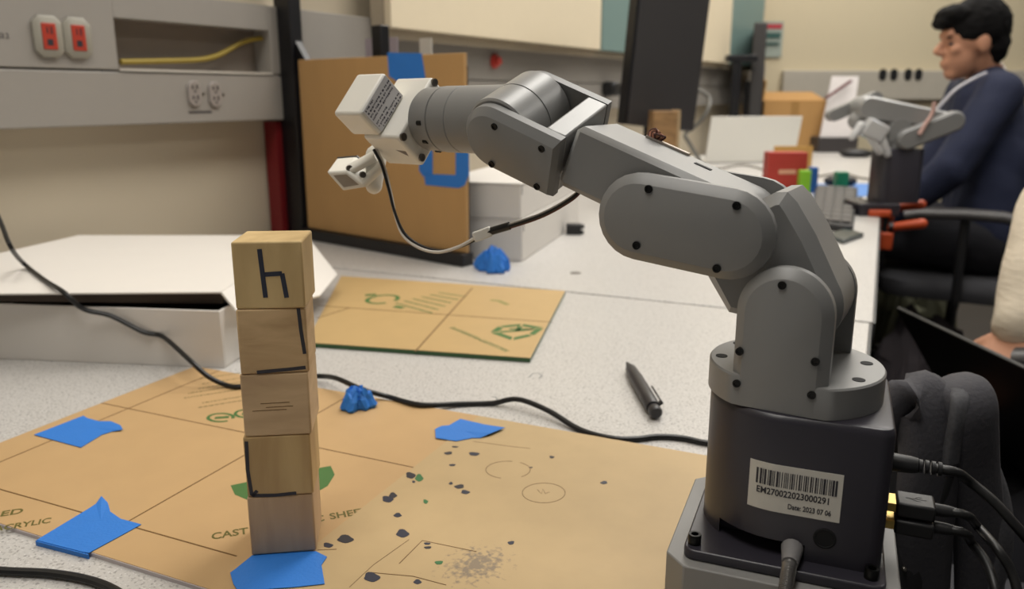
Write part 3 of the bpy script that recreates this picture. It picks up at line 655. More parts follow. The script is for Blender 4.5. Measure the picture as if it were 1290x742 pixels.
for x, y in ((-.0415, .047), (.0455, .047), (-.0415, -.038), (.0455, -.038)):
    fb = Fr(BF(x, y, .0518), b1, b2, Z); obj('flange_bolt', MB().rings(fb, [(circ(.0035, 18), 0), (circ(.0035, 18), .005), (circ(.0032, 18), .0055), (circ(.002, 18), .0055), (circ(.0018, 18), .003)]), M_screw, R)
# turntable disc with flat front and back
fdisc = Fr(J1, e1, e2, Z); RD = .0452
def dout(k, r=RD): 
    a = math.asin(k/r); return circ(r, 22, (0, 0), -a, a) + circ(r, 22, (0, 0), math.pi - a, math.pi + a)
obj('turntable', MB().rings(fdisc, [(dout(.0388), .1288), (dout(.0388), .1440), (dout(.0382, RD - .0008), .1450)]), M_grey, R)
tt_ = bpy.context.scene.objects['turntable']
for s_, k in ((.034, -.014), (.034, .016), (-.037, .012), (-.035, -.016)):
    obj('screw_hole', MB().cyl(Fr(fdisc(s_, k, 0), e1, e2, Z), .0032, .1448, .1453, 18), M_dark, tt_)
# yoke cheeks
J2 = (-.0012, .179); RY = .0236; zb_ = .1285
def dyoke(r, zb): return [(J2[0] + r, zb)] + circ(r, 22, J2, 0, math.pi) + [(J2[0] - r, zb)]
for nm, k0, s_ in (('yoke_cheek', .0285, 1), ('yoke_cheek', -.0285, -1)):
    fy = Fr(RF(0 if s_ > 0 else .0012, 0, 0), e1, Z, e2*s_)
    o = obj(nm, MB().rings(fy, [(dyoke(RY, zb_), .0285), (dyoke(RY, zb_), .0338), (dyoke(RY - .0004, zb_), .0342), (dyoke(RY - .0050, zb_ + .0001), .0387), (dyoke(RY - .0054, zb_ + .0002), .0389)]), M_grey, R)
    for sx, sz in ((-.0208, .1577), (.0160, .1583), (-.0212, .1404), (.0158, .1410), (-.0025, .1945)):
        screw(Fr(fy(sx, sz, .0389), e1, Z, e2*s_), o, .0021)
# upper link
J3 = (-.0318, .2163)
out = [(-.0092, .2368), (-.0150, .2363), (-.0215, .2325), (-.0268, .2268), (-.0318, .2200), (-.040, .2100), (-.0500, .2000), (-.0505, .1935), (-.0455, .1855), (-.0350, .1700)]
out += circ(.0242, 20, J2, math.radians(205), math.radians(395))
out += [(.0065, .2160), (-.0040, .2318)]
cin = np.mean(np.array(out), axis=0)
def inset(o_, d): 
    r_ = []; n = len(o_)
    for i in range(n):
        p, a_, c_ = A(*o_[i]), A(*o_[i-1]), A(*o_[(i+1) % n]); tg = nrm(nrm(p-a_) + nrm(c_-p)); r_.append(tuple(p + A(-tg[1], tg[0])*d))
    return r_
sg = 1 if sum(out[i][0]*out[(i+1) % len(out)][1] - out[(i+1) % len(out)][0]*out[i][1] for i in range(len(out))) > 0 else -1
obj('upper_link', MB().rings(RF, [(out, -.0280), (out, .0105), (inset(out, sg*.0060), .0190)]), M_grey, R, smooth=22)
obj('shoulder_drum', MB().cyl(RF.at(J2[0], J2[1], 0), .0195, .02, .0284, 32), M_grey, R)
obj('elbow_drum', MB().rings(RF.at(J3[0], J3[1], 0), [(circ(.0130, 36), -.0284), (circ(.0130, 36), .0284)]), M_grey, R)
# elbow covers
CL, CR_ = (-.0800, .2217), (-.0318, .2163)
for s_ in (1, -1):
    fy = Fr(RF(0 if s_ > 0 else -.0015, 0, 0), e1, Z, e2*s_); rr = .0233
    cp = lambda r: capsule2(CL, CR_, r)
    o = obj('elbow_cover', MB().rings(fy, [(cp(rr), .0286), (cp(rr), .0336), (cp(rr - .0004), .0340), (cp(rr - .0050), .0385), (cp(rr - .0054), .0387)]), M_grey, R)
    for sx, sz in ((-.0732, .2374), (-.0272, .2318), (-.0788, .2072), (-.0352, .1993)): screw(Fr(fy(sx, sz, .0386), e1, Z, e2*s_), o, .0022)
# forearm box
PIT = math.radians(20.7)
U = -math.cos(PIT)*e1 + math.sin(PIT)*Z; Nn = math.sin(PIT)*e1 + math.cos(PIT)*Z; O3 = RF(J3[0], J3[1], 0)
FA = Fr(O3, U, Nn, e2)
hb = .0179
out = [(.102, -hb), (.102, hb)] + circ(hb, 18, (.006, 0), math.pi/2, 1.5*math.pi)
fo = obj('forearm', MB().prism(FA, out, -.0262, .0262), M_grey, R, bevel=.0032, seg=1)
m = MB().box(FA, (.0315, hb - .0001, -.0105), (.0415, hb + .0004, -.0065)); obj('cable_slot', m, M_dark, fo)
m = MB().box(FA, (.050, hb + .0002, -.0235), (.078, hb + .0014, -.0195)); obj('circuit_strip', m, mat('strip_silver', (170, 160, 150), .3, metal=.6), fo)
for k in range(5):
    s0 = .077 - k*.0012; pp = [FA(s0 + d_, hb + h_, -.0215 + k_) for d_, h_, k_ in ((0, .001, .001), (.001, .004, -.002+.001*k), (-.003, .0068 - .0006*k, .001), (-.0045, .004, .002-.001*k), (-.003, .001, 0))]
    obj('wire_loop', MB().tube(smooth_path(pp, 5), .0006, 6), mat(['wire_brown', 'wire_copper'][k % 2], [(86, 44, 34), (176, 120, 96)][k % 2], .4), fo)
# wrist fork, rolled about the forearm axis
PHI = math.radians(23.8)
Wb = math.cos(PHI)*(-e2) + math.sin(PHI)*Nn; V = math.cos(PHI)*Nn + math.sin(PHI)*e2
FK = Fr(O3, U, V, Wb)
obj('roll_drum', MB().cyl(Fr(O3, V, Wb, U), .0150, .100, .1052, 32), M_grey, R)
c5 = (.1495, .0012); rk = .0202
arm = lambda i: [(.1050 + i*.25, -.0185 + i), (.1050 + i*.25, .0205 - i)][::-1] + [(q[0], q[1]) for q in circ(rk - i, 20, c5, math.pi/2, -math.pi/2)][::-1][::-1]
arm = lambda i: [(.1045 + i*.5, -.0180 + i*.6), (.1045 + i*.5, .0205 - i)] + circ(rk - i, 20, c5, math.pi/2, -math.pi/2)
for s_ in (-1, 1):
    ffk = Fr(O3, U, V, Wb*s_)
    o = obj('wrist_fork_arm', MB().rings(ffk, [(arm(0), .0228), (arm(0), .0276), (arm(.0004), .0280), (arm(.0040), .0316), (arm(.0044), .0319)]), M_grey, R)
    for su, sv in ((.1464, .0131), (.1137, .0131), (.1137, -.0131), (.1464, -.0131)): screw(Fr(ffk(su, sv, .0318), U, V, Wb*s_), o, .0021)
obj('wrist_fork_bridge', MB().box(FK, (.1045, -.0170, -.0228), (.1180, .0205, .0228)), M_grey2, R, bevel=.0012)
fc = Fr(O3 + c5[0]*U + c5[1]*V, U, V, Wb); rc = .0226
obj('wrist_barrel', MB().lathe(fc, [(rc - .0012, -.0222), (rc, -.0212), (rc, -.0006), (rc - .0006, -.0005), (rc - .0006, .0005), (rc, .0006), (rc, .0212), (rc - .0012, .0222)], 56), M_grey2, R)
BE = -.40243; Dd = .07897; GA = -2.67796 + math.pi
dd = math.cos(BE)*U + math.sin(BE)*V; tq = np.cross(Wb, dd); pp_ = math.cos(GA)*Wb + math.sin(GA)*tq; qq = np.cross(dd, pp_)
O5 = O3 + .149*U + .001*V
fw = Fr(O5, pp_, qq, dd)
wr = obj('wrist_flange', MB().lathe(fw, [(.0212, .004), (.0212, .0440), (.0208, .0444), (.0208, .0450), (.0212, .0454), (.0212, .0600), (.0203, .0604), (.0203, .0612), (.0210, .0616), (.0205, .0760), (.0190, Dd - .0004)], 48), M_grey, R)
for a in (2.6, 3.25, 3.9): obj('grub_screw', MB().cyl(Fr(O5 + dd*.067 + .0200*(math.cos(a)*pp_ + math.sin(a)*qq), pp_, np.cross(dd, pp_), dd), .0018, -.0018, .0018, 10), M_screw, wr)
# white gripper
GF = Fr(O5 + Dd*dd, dd, pp_, qq)
def gbox(lo, hi): return MB().box(GF, lo, hi)
g = obj('gripper_body', gbox((0, -.0270, -.0140), (.0345, .0245, .0160)), M_white, R, bevel=.0022, seg=3)
obj('motor_housing', gbox((.0170, -.0262, -.0362), (.0440, .0085, -.0141)), M_white, g, bevel=.0022, seg=3)
obj('label', gbox((.0166, -.0235, -.0350), (.0171, .0072, -.0150)), mat('motor_sticker', (200, 198, 200), .5), g)
m = MB(); random.seed(21)
for r, (s0, s1) in enumerate([(-.0222, -.012), (-.0222, .0055), (-.0222, .0060), (-.0222, .0045), (-.0222, -.009), (-.0222, .0062), (-.0195, .004)]):
    q0 = -.0338 + r*.00262 + (.0012 if r > 3 else 0); x = s0
    while x < s1:
        wd = random.uniform(.0006, .0018); hh = .0013 if random.random() < .7 else .0009
        m.add([GF(.01655, a_, b_) for a_, b_ in ((x, q0), (x + wd, q0), (x + wd, q0 + hh), (x, q0 + hh))], [(0, 1, 2, 3)]); x += wd + random.choice((.0004, .0004, .0012))
obj('label_print', m, mat('sticker_ink', (56, 52, 66), .6), g)
for sp, sq in ((.0222, -.0106), (-.0236, -.0106), (-.0236, .0108), (.0215, .0105)): screw(Fr(GF(-.0002, sp, sq), pp_, np.cross(-dd, pp_), -dd), g, .0027, M_screws)
for sp, sq in ((.0055, -.0150), (-.0075, -.0125)): screw(Fr(GF(-.0002, sp*1.0, sq*.72), pp_, np.cross(-dd, pp_), -dd), g, .0026, M_screws)
m = MB().add([GF(.004 + a_, -.02706, b_) for a_, b_ in ((0, .000), (.009, -.001), (.0015, .0055))], [(0, 1, 2)]); obj('arrow_mark', m, mat('grey_mark', (120, 112, 106), .6), g)
# jaw linkage below the motor, ending in a small box-shaped finger
def gpix(px, py, d_): return dp(px, py, d_)
jf = Fr(gpix(455, 222, .578), nrm(gpix(420, 216, .59) - gpix(465, 222, .575)), A(0, 0, 0), A(0, 0, 0)); jx = jf.x
jz = nrm(GF.y - (GF.y @ jx)*jx); jy = np.cross(jz, jx); jf = Fr(gpix(448, 221, .580), jx, jy, jz)
gj = obj('gripper_knuckle', MB().cap(gpix(474, 196, .575), .0075, gpix(471, 234, .572), .0058), M_white, R)
for (p0, p1, d0, d1, r_) in (((474, 196), (440, 214), .566, .572, .0045), ((482, 208), (458, 231), .562, .566, .0042), ((468, 200), (446, 226), .585, .59, .0048)):
    m = MB(); a_, b_ = gpix(*p0, d0), gpix(*p1, d1); m.sweep([a_, a_*.5 + b_*.5, b_], pp_, r_, .0026, 12); obj('finger_link', m, M_white, gj, smooth=50)
for px, py, d_ in ((440, 212, .568), (457, 220, .562)):
    c_ = gpix(px, py, d_); screw(fax(c_, nrm(EYE - c_)*.6 - dd*.6), gj, .0022, M_screws)
ff_c = [gpix(*q) for q in ((411, 217, .574), (437, 215, .566), (463, 236, .566), (432, 241, .574))]; bk = [q + (gpix(424, 199, .596) - gpix(411, 217, .574)) for q in ff_c]
fg = obj('finger_box', MB().loft([ff_c, bk]), M_white, R, bevel=.0014)
cc_ = np.mean(np.array(ff_c), axis=0); nf = nrm(np.cross(ff_c[1]-ff_c[0], ff_c[3]-ff_c[0])); nf = nf if nf @ (EYE - cc_) > 0 else -nf
obj('finger_recess', MB().loft([[cc_ + (q-cc_)*.62 + nf*.0001 for q in ff_c], [cc_ + (q-cc_)*.62 + nf*.0003 for q in ff_c]]), mat('recess_grey', (150, 140, 128), .7), fg)
obj('finger_pad', MB().loft([[q + nrm(bk[0]-ff_c[0])*.0003 for q in bk], [q + nrm(bk[0]-ff_c[0])*.0018 for q in bk]]), M_black, fg)
# gripper cable with inline connector
cp_ = [(472, 188, .553), (482, 210, .553), (490, 240, .552), (497, 270, .550), (508, 295, .547), (528, 310, .542), (552, 316, .536), (578, 310, .530), (601, 299, .525)]
wires = [(mat('wire_black', (18, 16, 18), .4), 0), (mat('wire_white', (214, 208, 198), .4), 2.1), (mat('wire_red', (92, 40, 36), .4), 4.2)]
for wi, (mm, ph) in enumerate(wires):
    P = smooth_path([dp(*q) for q in cp_], 8); n_ = len(P)
    if wi < 2:
        P2 = []
        for i, q in enumerate(P):
            tg = nrm(P[min(i+1, n_-1)] - P[max(i-1, 0)]); s1 = nrm(np.cross(tg, A(0, 0, 1))); s2 = np.cross(s1, tg); a_ = ph + i*.07; P2.append(q + .0010*(math.cos(a_)*s1 + math.sin(a_)*s2)*(1 if wi == 0 else 1.1))
        c_ = obj('gripper_wire', MB().tube(P2, .00105, 7), mm, R)
    P = smooth_path([dp(*q) for q in ((612, 293, .522), (645, 284, .515), (685, 270, .508), (720, 250, .500), (735, 235, .496))], 6)
    s1 = nrm(np.cross(P[-1]-P[0], Z)); obj('forearm_wire', MB().tube([q + .0011*(math.cos(ph)*s1 + math.sin(ph)*Z) for q in P], .0010, 7), mm, R)
a_, b_ = dp(597, 299, .524), dp(619, 291, .5215); fcn = fax(a_, b_ - a_); ln_ = np.linalg.norm(b_ - a_)
cn = obj('wire_connector', MB().box(fcn, (-.0026, -.0032, 0), (.0026, .0032, ln_)), M_white, R, bevel=.0008)
a2, b2_ = dp(618, 291.5, .5215), dp(642, 284.5, .516); obj('heat_shrink', MB().tube([a2, a2*.5 + b2_*.5, b2_], .0026, 10), M_black, R)
# braided lead out of the base slot
P = smooth_path([BF(.0075, .036, .0580), BF(.0075, .048, .0570), BF(.0070, .060, .0535), BF(.0062, .072, .040), BF(.006, .080, .018), BF(.006, .088, .004)], 10)
t = thing('braided_lead', 'steel braided lead coming out of the base slot at the front', 'cable', P[-1] - Z*.003)
obj('strain_relief', MB().tube(P[6:17], [.0056 - .00015*i for i in range(11)], 14), mat('relief_grey', (124, 122, 122), .5), t)
obj('braid', MB().tube(P[16:], .0031, 12), M_steel, t)
L2 = [np.linalg.norm(np.array(P[i+1]) - P[i]) for i in range(len(P)-1)]
for i in range(17, len(P) - 1):
    for s_ in (.25, .75):
        q = P[i]*(1-s_) + P[i+1]*s_; fr_ = fax(q, P[i+1] - P[i]); obj('braid_ring', MB().lathe(fr_, [(.0031, -.0005), (.0037, 0), (.0031, .0005)], 14), M_steel, t)
# plugs on the right flank of the base
def onb(px, py, k):                             # pixel on the plane k metres towards the viewer in the base frame
    r = ray(px, py); tt = ((J1 - EYE) @ b2 + k) / (r @ b2); q = EYE + r*tt - J1; return q @ b1, q[2]
def plug(px, py, k, kind, path, label):
    x_, z_ = onb(px, py, k); z_ = z_; p0 = BF(.0502, k, z_); f = Fr(p0, b2, Z, b1); x1 = x_ - .0502
    t = thing('power_cable' if kind == 'jack' else 'usb_cable', label, 'cable', p0)
    if kind == 'jack':
        obj('jack_sleeve', MB().lathe(f, [(.0048, 0), (.0050, .002), (.0046, .011), (.0040, .0145)], 20), M_black, t)
        for i in range(4): obj('relief_rib', MB().lathe(f, [(.0030, .0147 + i*.0030), (.0037, .0149 + i*.0030), (.0036, .0166 + i*.0030), (.0028, .0168 + i*.0030)], 14), M_black, t)
        st_ = .0265; r_ = .0026
    else:
        obj('plug_shell', MB().box(f, (-.0060, -.0023, 0), (.0060, .0023, .0055)), M_gold, t)
        obj('plug_body', MB().box(f, (-.0080, -.0040, .0056), (.0080, .0040, .0240)), M_black, t, bevel=.0012)
        obj('strain_relief', MB().lathe(f, [(.0034, .024), (.0032, .030), (.0026, .034)], 14), M_black, t)
        m = MB(); top = lambda x, y, h=0: f(x, .0041 + h, y); stroke(m, [(0, .010), (0, .020)], .0005, top, .0001); stroke(m, [(0, .012), (.0022, .0145), (.0022, .017)], .0004, top, .0001); stroke(m, [(0, .0135), (-.0022, .016), (-.0022, .018)], .0004, top, .0001); obj('trident_mark', m, mat('plug_mark', (70, 70, 70), .5), t)
        st_ = .033; r_ = .0024
    pts = [f(0, 0, st_ - .004), f(0, -.0005, st_ + .006)] + [dp(*q) for q in path]
    obj('lead', MB().tube(smooth_path(pts, 7), r_, 10), M_rub, t)
plug(1131, 583, .004, 'jack', [(1222, 607, .425), (1250, 630, .42), (1275, 657, .415), (1310, 700, .41), (1340, 760, .40)], 'black power lead plugged into the top of the base side')
plug(1131, 634, .010, 'usb', [(1232, 664, .428), (1255, 690, .41), (1275, 722, .405), (1285, 760, .40)], 'black USB cable in the upper socket of the base side')
plug(1131, 656, .012, 'usb', [(1224, 684, .426), (1241, 706, .416), (1252, 735, .405), (1258, 765, .40)], 'black USB cable in the lower socket of the base side')

# ------------------------------------------------------------------ kraft board on its black stand
Pl, Pr = gw(-.413, 1.643, 0), gw(-.075, 1.365, 0); bxx = nrm(Pr - Pl); bn = np.cross(bxx, Z); bn = bn if bn @ (EYE - Pl) > 0 else -bn
KB = Fr(Pl, bxx, Z, bn); KW = np.linalg.norm(Pr - Pl)
t = thing('display_stand', 'black stand with tall left post holding the kraft board upright', 'stand', Pl)
obj('bottom_rail', MB().box(KB, (-.01, 0, -.012), (KW + .002, .022, .016)), M_blackm, t, bevel=.002)
obj('back_panel', MB().box(KB, (0, .022, -.010), (KW - .004, .33, -.004)), M_blackm, t)
obj('left_post', MB().box(KB, (-.056, 0, -.016), (-.006, .62, .012)), M_blackm, t, bevel=.002)
m = MB().prism(KB.at(0, 0, -.012), [(-.006, .385), (.026, .345), (.026, .335), (-.006, .335)], 0, .014); obj('bracket', m, M_blackm, t)
px0 = (gp(513, 50, 1.5) - Pl) @ bxx; obj('rear_post', MB().box(KB, (.196, .0, -.035), (.222, .405, -.014)), M_blackm, t, bevel=.002)
zt_ = .350
o = obj('kraft_board', MB().box(KB, (.001, .0225, -.0035), (KW, zt_, .0035)), M_board, bevel=.001); tag(o, 'tall brown cardboard panel standing upright behind the gripper', 'board')
def onboard(px, py, off=.004):
    r = ray(px, py); tt = ((Pl - EYE) @ bn + off) / (r @ bn); q = EYE + r*tt - Pl; return q @ bxx, q[2]
def btape(polys, label):
    o = None
    for P in polys:
        pts = [onboard(*q) for q in P]; m = MB().prism(Fr(KB.o, KB.x, KB.y, KB.z), pts, .0037, .0042)
        if o is None and len(polys) == 1: o = tag(obj('blue_tape', m, M_tape, smooth=0), label, 'tape', 'blue tape on the kraft board')
        else:
            if o is None: o = thing('blue_tape', label, 'tape', KB(*pts[0], .0037), 'blue tape on the kraft board')
            obj('strip', m, M_tape, o, smooth=0)
btape([[(488, 66), (531, 67), (536, 98), (534, 112), (512, 115), (503, 104), (490, 96)]], 'blue tape stuck at the top edge of the kraft board')
btape([[(528, 178), (545, 178), (545, 220), (533, 222), (528, 215)], [(534, 219), (590, 221), (586, 233), (578, 237), (536, 233)], [(574, 178), (590, 178), (591, 221), (574, 221)], [(545.5, 178), (573.5, 178), (573.5, 186), (545.5, 186)]], 'square loop of blue tape low on the kraft board')
# red panel by the post, loose papers behind the board
a0, z0 = onwall(347, 150, .04); a1, z1 = onwall(383, 285, .04)
o = obj('red_folder', MB().box(WL, (a0, .006, .002), (a1 + .03, .04, .232)), mat('red_cover', (116, 22, 26), .5)); tag(o, 'dark red folder standing against the wall behind the black post', 'folder')
for px, yg, mm, lb, hw_ in ((480, 1.72, mat('paper_lavender', (176, 164, 172), .8), 'pale lilac paper sheet sticking up behind the kraft board', .048), (536, 1.62, mat('paper_white', (220, 214, 204), .8), 'narrow white paper sheet sticking up behind the kraft board', .016)):
    q = gp(px, 48, yg); top = q[2]; ff_ = Fr(A(q[0], q[1], TZ), bxx, Z, bn)
    o = obj('paper_sheet', MB().box(ff_, (-hw_, 0, -.001), (hw_, top - TZ, .0005)), mm); tag(o, lb, 'paper')

# ------------------------------------------------------------------ stacked white cartons
C0, C1 = gw(.018, 1.400, 0), gw(.167, 1.892, 0); cy_ = nrm(C1 - C0); cx_ = np.cross(cy_, Z); f = Fr(C0, cx_, cy_, Z); Dc = .46; Wc = .16
M_cart2 = mat('white_carton_far', (214, 210, 204), .65, var=.02)
for k, (z0, z1, dx, lb) in enumerate(((0, .0735, 0, 'lower of two white cartons beside the kraft board'), (.0745, .137, .003, 'upper of two white cartons beside the kraft board'))):
    t = thing('shipping_carton', lb, 'box', f(-Wc/2, Dc/2, z0), 'stacked white cartons')
    obj('body', MB().box(f, (-Wc, .0, z0), (-dx, Dc, z1 - .003)), M_cart2, t, bevel=.002)
    obj('lid', MB().box(f, (-Wc - .001, -.001, z1 - .0028), (-dx + .001, Dc + .001, z1)), M_cart2, t, bevel=.0008)
    m = MB().box(f, (-dx + .0004, .004, z1 - .0042), (-dx + .0012, .0055, z1 - .02)); obj('tuck_seam', m, mat('seam_grey', (120, 116, 112), .8), t)

# ------------------------------------------------------------------ monitors and things on the far desks
def slab(c4, th, back):                          # panel from four world corners, thickness towards 'back'
    return MB().loft([c4, [q + back*th for q in c4]])
M_mon = mat('monitor_shell', (52, 50, 50), .5, var=.04, scale=8)
c4 = [gp(790, 157, 2.25), gp(874, 166, 2.42), gp(903, -60, 2.42), gp(813, -60, 2.25)]; nb = nrm(np.cross(c4[1]-c4[0], c4[3]-c4[0])); nb = nb if nb @ MW[:, 1] > 0 else -nb
ctr = (c4[0] + c4[1])/2
t = thing('monitor', 'tall dark monitor standing behind the robot forearm', 'monitor', A(ctr[0], ctr[1], TZ))
obj('panel', slab(c4, .03, nb), M_mon, t, bevel=.004)
obj('bezel', slab([c4[0]*1.0 + (c4[0]-c4[1])*.04, c4[0], c4[3], c4[3] + (c4[3]-c4[2])*.04], .028, nb), M_blackm, t)
mc = np.mean(np.array(c4), axis=0) + nb*.05
obj('stand_column', MB().box(fz(A(mc[0], mc[1], TZ)), (-.03, -.015, .012), (.03, .015, mc[2] - TZ)), M_blackm, t, bevel=.004)
obj('stand_foot', MB().box(fz(A(mc[0], mc[1], TZ)), (-.10, -.08, 0), (.10, .08, .012)), M_blackm, t, bevel=.004)
def fbox(x0, x1, ytop, ybot, yg=None, dep_=.08, yaw=0, z=0):   # upright frame + size for a box whose front bottom edge is seen at ybot
    q = tb((x0+x1)/2, ybot, z) if yg is None else gp((x0+x1)/2, ybot, yg); g_ = MW.T @ (q - EYE); k = g_[1]
    wv = (x1-x0)/F*(k*ct - (q[2]-EYE[2])*st); hv = gp((x0+x1)/2, ytop, k)[2] - q[2]; fr_ = fz(q, PSI + yaw); return fr_, wv, hv
f, w_, h_ = fbox(819, 852, 140, 256); o = thing('wooden_box', 'brown wooden box standing in front of the tall dark monitor', 'box', f(0, .04, 0))
obj('carcass', MB().box(f, (-w_/2, 0, 0), (w_/2*.8, .09, h_)), woodmat('brown_box_wood', (150, 116, 76), (110, 84, 54), (.3, .3, 1), 4), o, bevel=.002)
obj('side_panel', MB().box(f, (w_/2*.8 + .0005, .0, 0), (w_/2, .09, h_ + .003)), mat('brown_box_edge', (176, 152, 116), .7), o)
# open white laptop, lid back towards the viewer
qa, qb = tb(888, 206), tb(1000, 204); lx = nrm(qb - qa); lyv = np.cross(Z, lx); Lw = np.linalg.norm(qb - qa); hz_ = gp(1005, 146, (MW.T @ (qb-EYE))[1] )[2] - TZ
f = Fr(qa, lx, lyv, Z); M_alu = mat('laptop_silver', (226, 224, 216), .4, var=.01)
t = thing('laptop', 'open white laptop with its plain lid towards the viewer', 'laptop', f(Lw/2, .1, 0))
ln_l = [f(0, 0, .003), f(Lw, 0, .003), f(Lw + .004, -.035, hz_), f(.004, -.035, hz_)]
obj('lid', slab(ln_l, .007, lyv), M_alu, t, bevel=.002)
obj('keyboard_deck', MB().box(f, (0, .012, .001), (Lw, .23, .014)), M_alu, t, bevel=.003)
obj('hinge', MB().cyl(Fr(f(Lw*.2, .010, .007), f.y, Z, lx), .005, 0, Lw*.6, 12), M_black, t)
# small coloured boxes
M_red = mat('red_box', (168, 54, 44), .6, var=.12, scale=90, stretch=(.2, .2, 4)); M_yel = mat('manila', (206, 160, 86), .7)
f, w_, h_ = fbox(965, 1014, 192, 246); t = thing('red_box', 'small red box with a pale label beside the white laptop', 'box', f(0, .03, 0))
obj('carton', MB().box(f, (-w_/2, 0, 0), (w_/2, .05, h_)), M_red, t, bevel=.002); obj('label', MB().box(f, (-w_*.22, -.0006, h_*.5), (w_*.22, -.0001, h_*.6)), mat('label_cream', (210, 160, 130), .6), t)
f, w_, h_ = fbox(972, 1020, 184, 236); o = obj('manila_card', MB().box(f, (-w_/2, 0, 0), (w_/2, .006, h_)), M_yel); tag(o, 'yellow-tan card standing behind the small red box', 'card')
f, w_, h_ = fbox(1007, 1020, 215, 249); o = obj('green_block', MB().box(f, (-w_/2, 0, 0), (w_/2, .03, h_)), mat('lime', (128, 186, 48), .5), bevel=.002); tag(o, 'lime green toy block at the corner of the red box', 'block', 'coloured toy blocks')
f, w_, h_ = fbox(1020, 1029, 211, 243); o = obj('blue_block', MB().box(f, (-w_/2, 0, 0), (w_/2, .03, h_)), mat('toy_blue', (36, 92, 160), .5), bevel=.002); tag(o, 'narrow blue toy block behind the lime block', 'block', 'coloured toy blocks')
f, w_, h_ = fbox(1053, 1068, 217, 241); o = obj('green_block', MB().box(f, (-w_/2, 0, .0024), (w_/2, .03, h_)), mat('toy_green', (24, 120, 84), .5), bevel=.002); tag(o, 'dark green toy block standing on the blue mat', 'block', 'coloured toy blocks')
c4 = [tb(1024, 252), tb(1112, 246), tb(1098, 232), tb(1026, 232)]; o = obj('blue_mat', MB().loft([c4, [q + Z*.002 for q in c4]]), mat('mat_blue', (78, 128, 196), .6)); tag(o, 'thin blue mat under the green toy block', 'mat')
# keyboard
k0, k1, k2, k3 = tb(1018, 288), tb(1074, 294), tb(1080, 243), tb(1027, 240)
kx, ky = nrm(k1 - k0), None; ky = np.cross(Z, kx); kw, kd = np.linalg.norm(k1-k0), np.linalg.norm(k3-k0)
f = Fr(k0, kx, ky, Z); M_key = mat('key_grey', (74, 72, 72), .5); M_kb = mat('keyboard_black', (34, 34, 36), .5)
t = thing('keyboard', 'dark grey keyboard lying along the far desk edge behind the elbow', 'keyboard', f(kw/2, kd/2, 0))
obj('tray', MB().loft([[q for q in (k0, k1, k2, k3)], [q + Z*.016 for q in (k0, k1, k2, k3)]]), M_kb, t, bevel=.003)
for i in range(4):
    for j in range(10):
        s0, s1, u0, u1 = .06 + i*.225, .06 + i*.225 + .19, .03 + j*.094, .03 + j*.094 + .082
        bl_ = lambda s_, u_: (k0*(1-s_) + k1*s_)*(1-u_) + (k3*(1-s_) + k2*s_)*u_
        q4 = [bl_(s0, u0), bl_(s1, u0), bl_(s1, u1), bl_(s0, u1)]; m = MB().loft([[q + Z*.016 for q in q4], [q + Z*.021 for q in q4]]); obj('key', m, M_key, t)
o = obj('computer_mouse', MB().ell(fz(tb(1058, 234) + Z*.016, .3), (.052, .034, .018)), M_kb); tag(o, 'dark rounded mouse behind the keyboard', 'mouse')
c4 = [tb(1040, 300), tb(1062, 308), tb(1088, 299), tb(1066, 292)]; o = obj('phone', MB().loft([c4, [q + Z*.009 for q in c4]]), mat('phone_dark', (48, 58, 60), .3), bevel=.002); tag(o, 'dark slate phone lying at the near end of the keyboard', 'phone')
for i, (pp2, lb) in enumerate(((((905, 213), (930, 208), (950, 210), (985, 222)), 'thin grey cord curling in front of the white laptop'), (((1030, 222), (1060, 218), (1085, 224), (1105, 226)), 'thin grey cord on the blue mat beside the robot'), (((1082, 248), (1100, 258), (1116, 266)), 'grey cord crossing the desk edge by the orange clamps'), (((1080, 266), (1100, 263), (1118, 268)), 'lower grey cord reaching the orange clamps'))):
    cable([tb(*q, .004 if i != 1 else .006) for q in pp2], .0035, lb, 'thin_cord', mat('cord_grey', (120, 114, 104), .5))
cable([gp(876, 112, 2.75), gp(893, 122, 2.75), gp(892, 138, 2.72), gp(880, 155, 2.72), gp(864, 168, 2.74), gp(868, 180, 2.74), tb(892, 216, .009), tb(905, 213, .009)], .007, 'thick grey cable hanging beside the tall monitor', 'grey_cable', mat('cord_grey2', (104, 102, 96), .5))
# cardboard box and clutter on the farthest desk
f, w_, h_ = fbox(959, 1036, 128, 190, dep_=.3); h_ = gp(997, 128, (MW.T@(f.o-EYE))[1])[2] - f.o[2]
M_box = mat('far_cardboard', (178, 136, 82), .8, var=.06, scale=6); t = thing('cardboard_box', 'open-topped brown cardboard box on the far desk', 'box', f(0, .15, 0))
obj('front_panel', MB().box(f, (-w_/2, 0, 0), (w_/2, .006, h_)), M_box, t); obj('side_panel', MB().box(f, (-w_/2, .0062, 0), (-w_/2 + .006, .30, h_)), M_box, t); obj('side_panel', MB().box(f, (w_/2 - .006, .0062, 0), (w_/2, .30, h_)), M_box, t); obj('back_panel', MB().box(f, (-w_/2 + .0062, .294, 0), (w_/2 - .0062, .30, h_)), M_box, t)
fl4 = [f(-w_/2, .006, h_ + .001), f(w_/2, .006, h_ + .001), f(w_/2 - .006, .21, h_ + .045), f(-w_/2 + .006, .21, h_ + .045)]; obj('top_flap', MB().loft([fl4, [q + Z*.005 for q in fl4]]), M_box, t)
fl4 = [f(-w_/2, .02, h_ + .001), f(-w_/2, .28, h_ + .001), f(-w_/2 + .02, .28, h_ + .16), f(-w_/2 + .02, .05, h_ + .10)]; obj('side_flap', MB().loft([fl4, [q - f.x*.005 for q in fl4]]), M_box, t)
obj('tape_strip', MB().box(f, (-.02, -.0008, 0), (.02, -.0002, h_)), mat('parcel_tape', (160, 122, 70), .4), t)
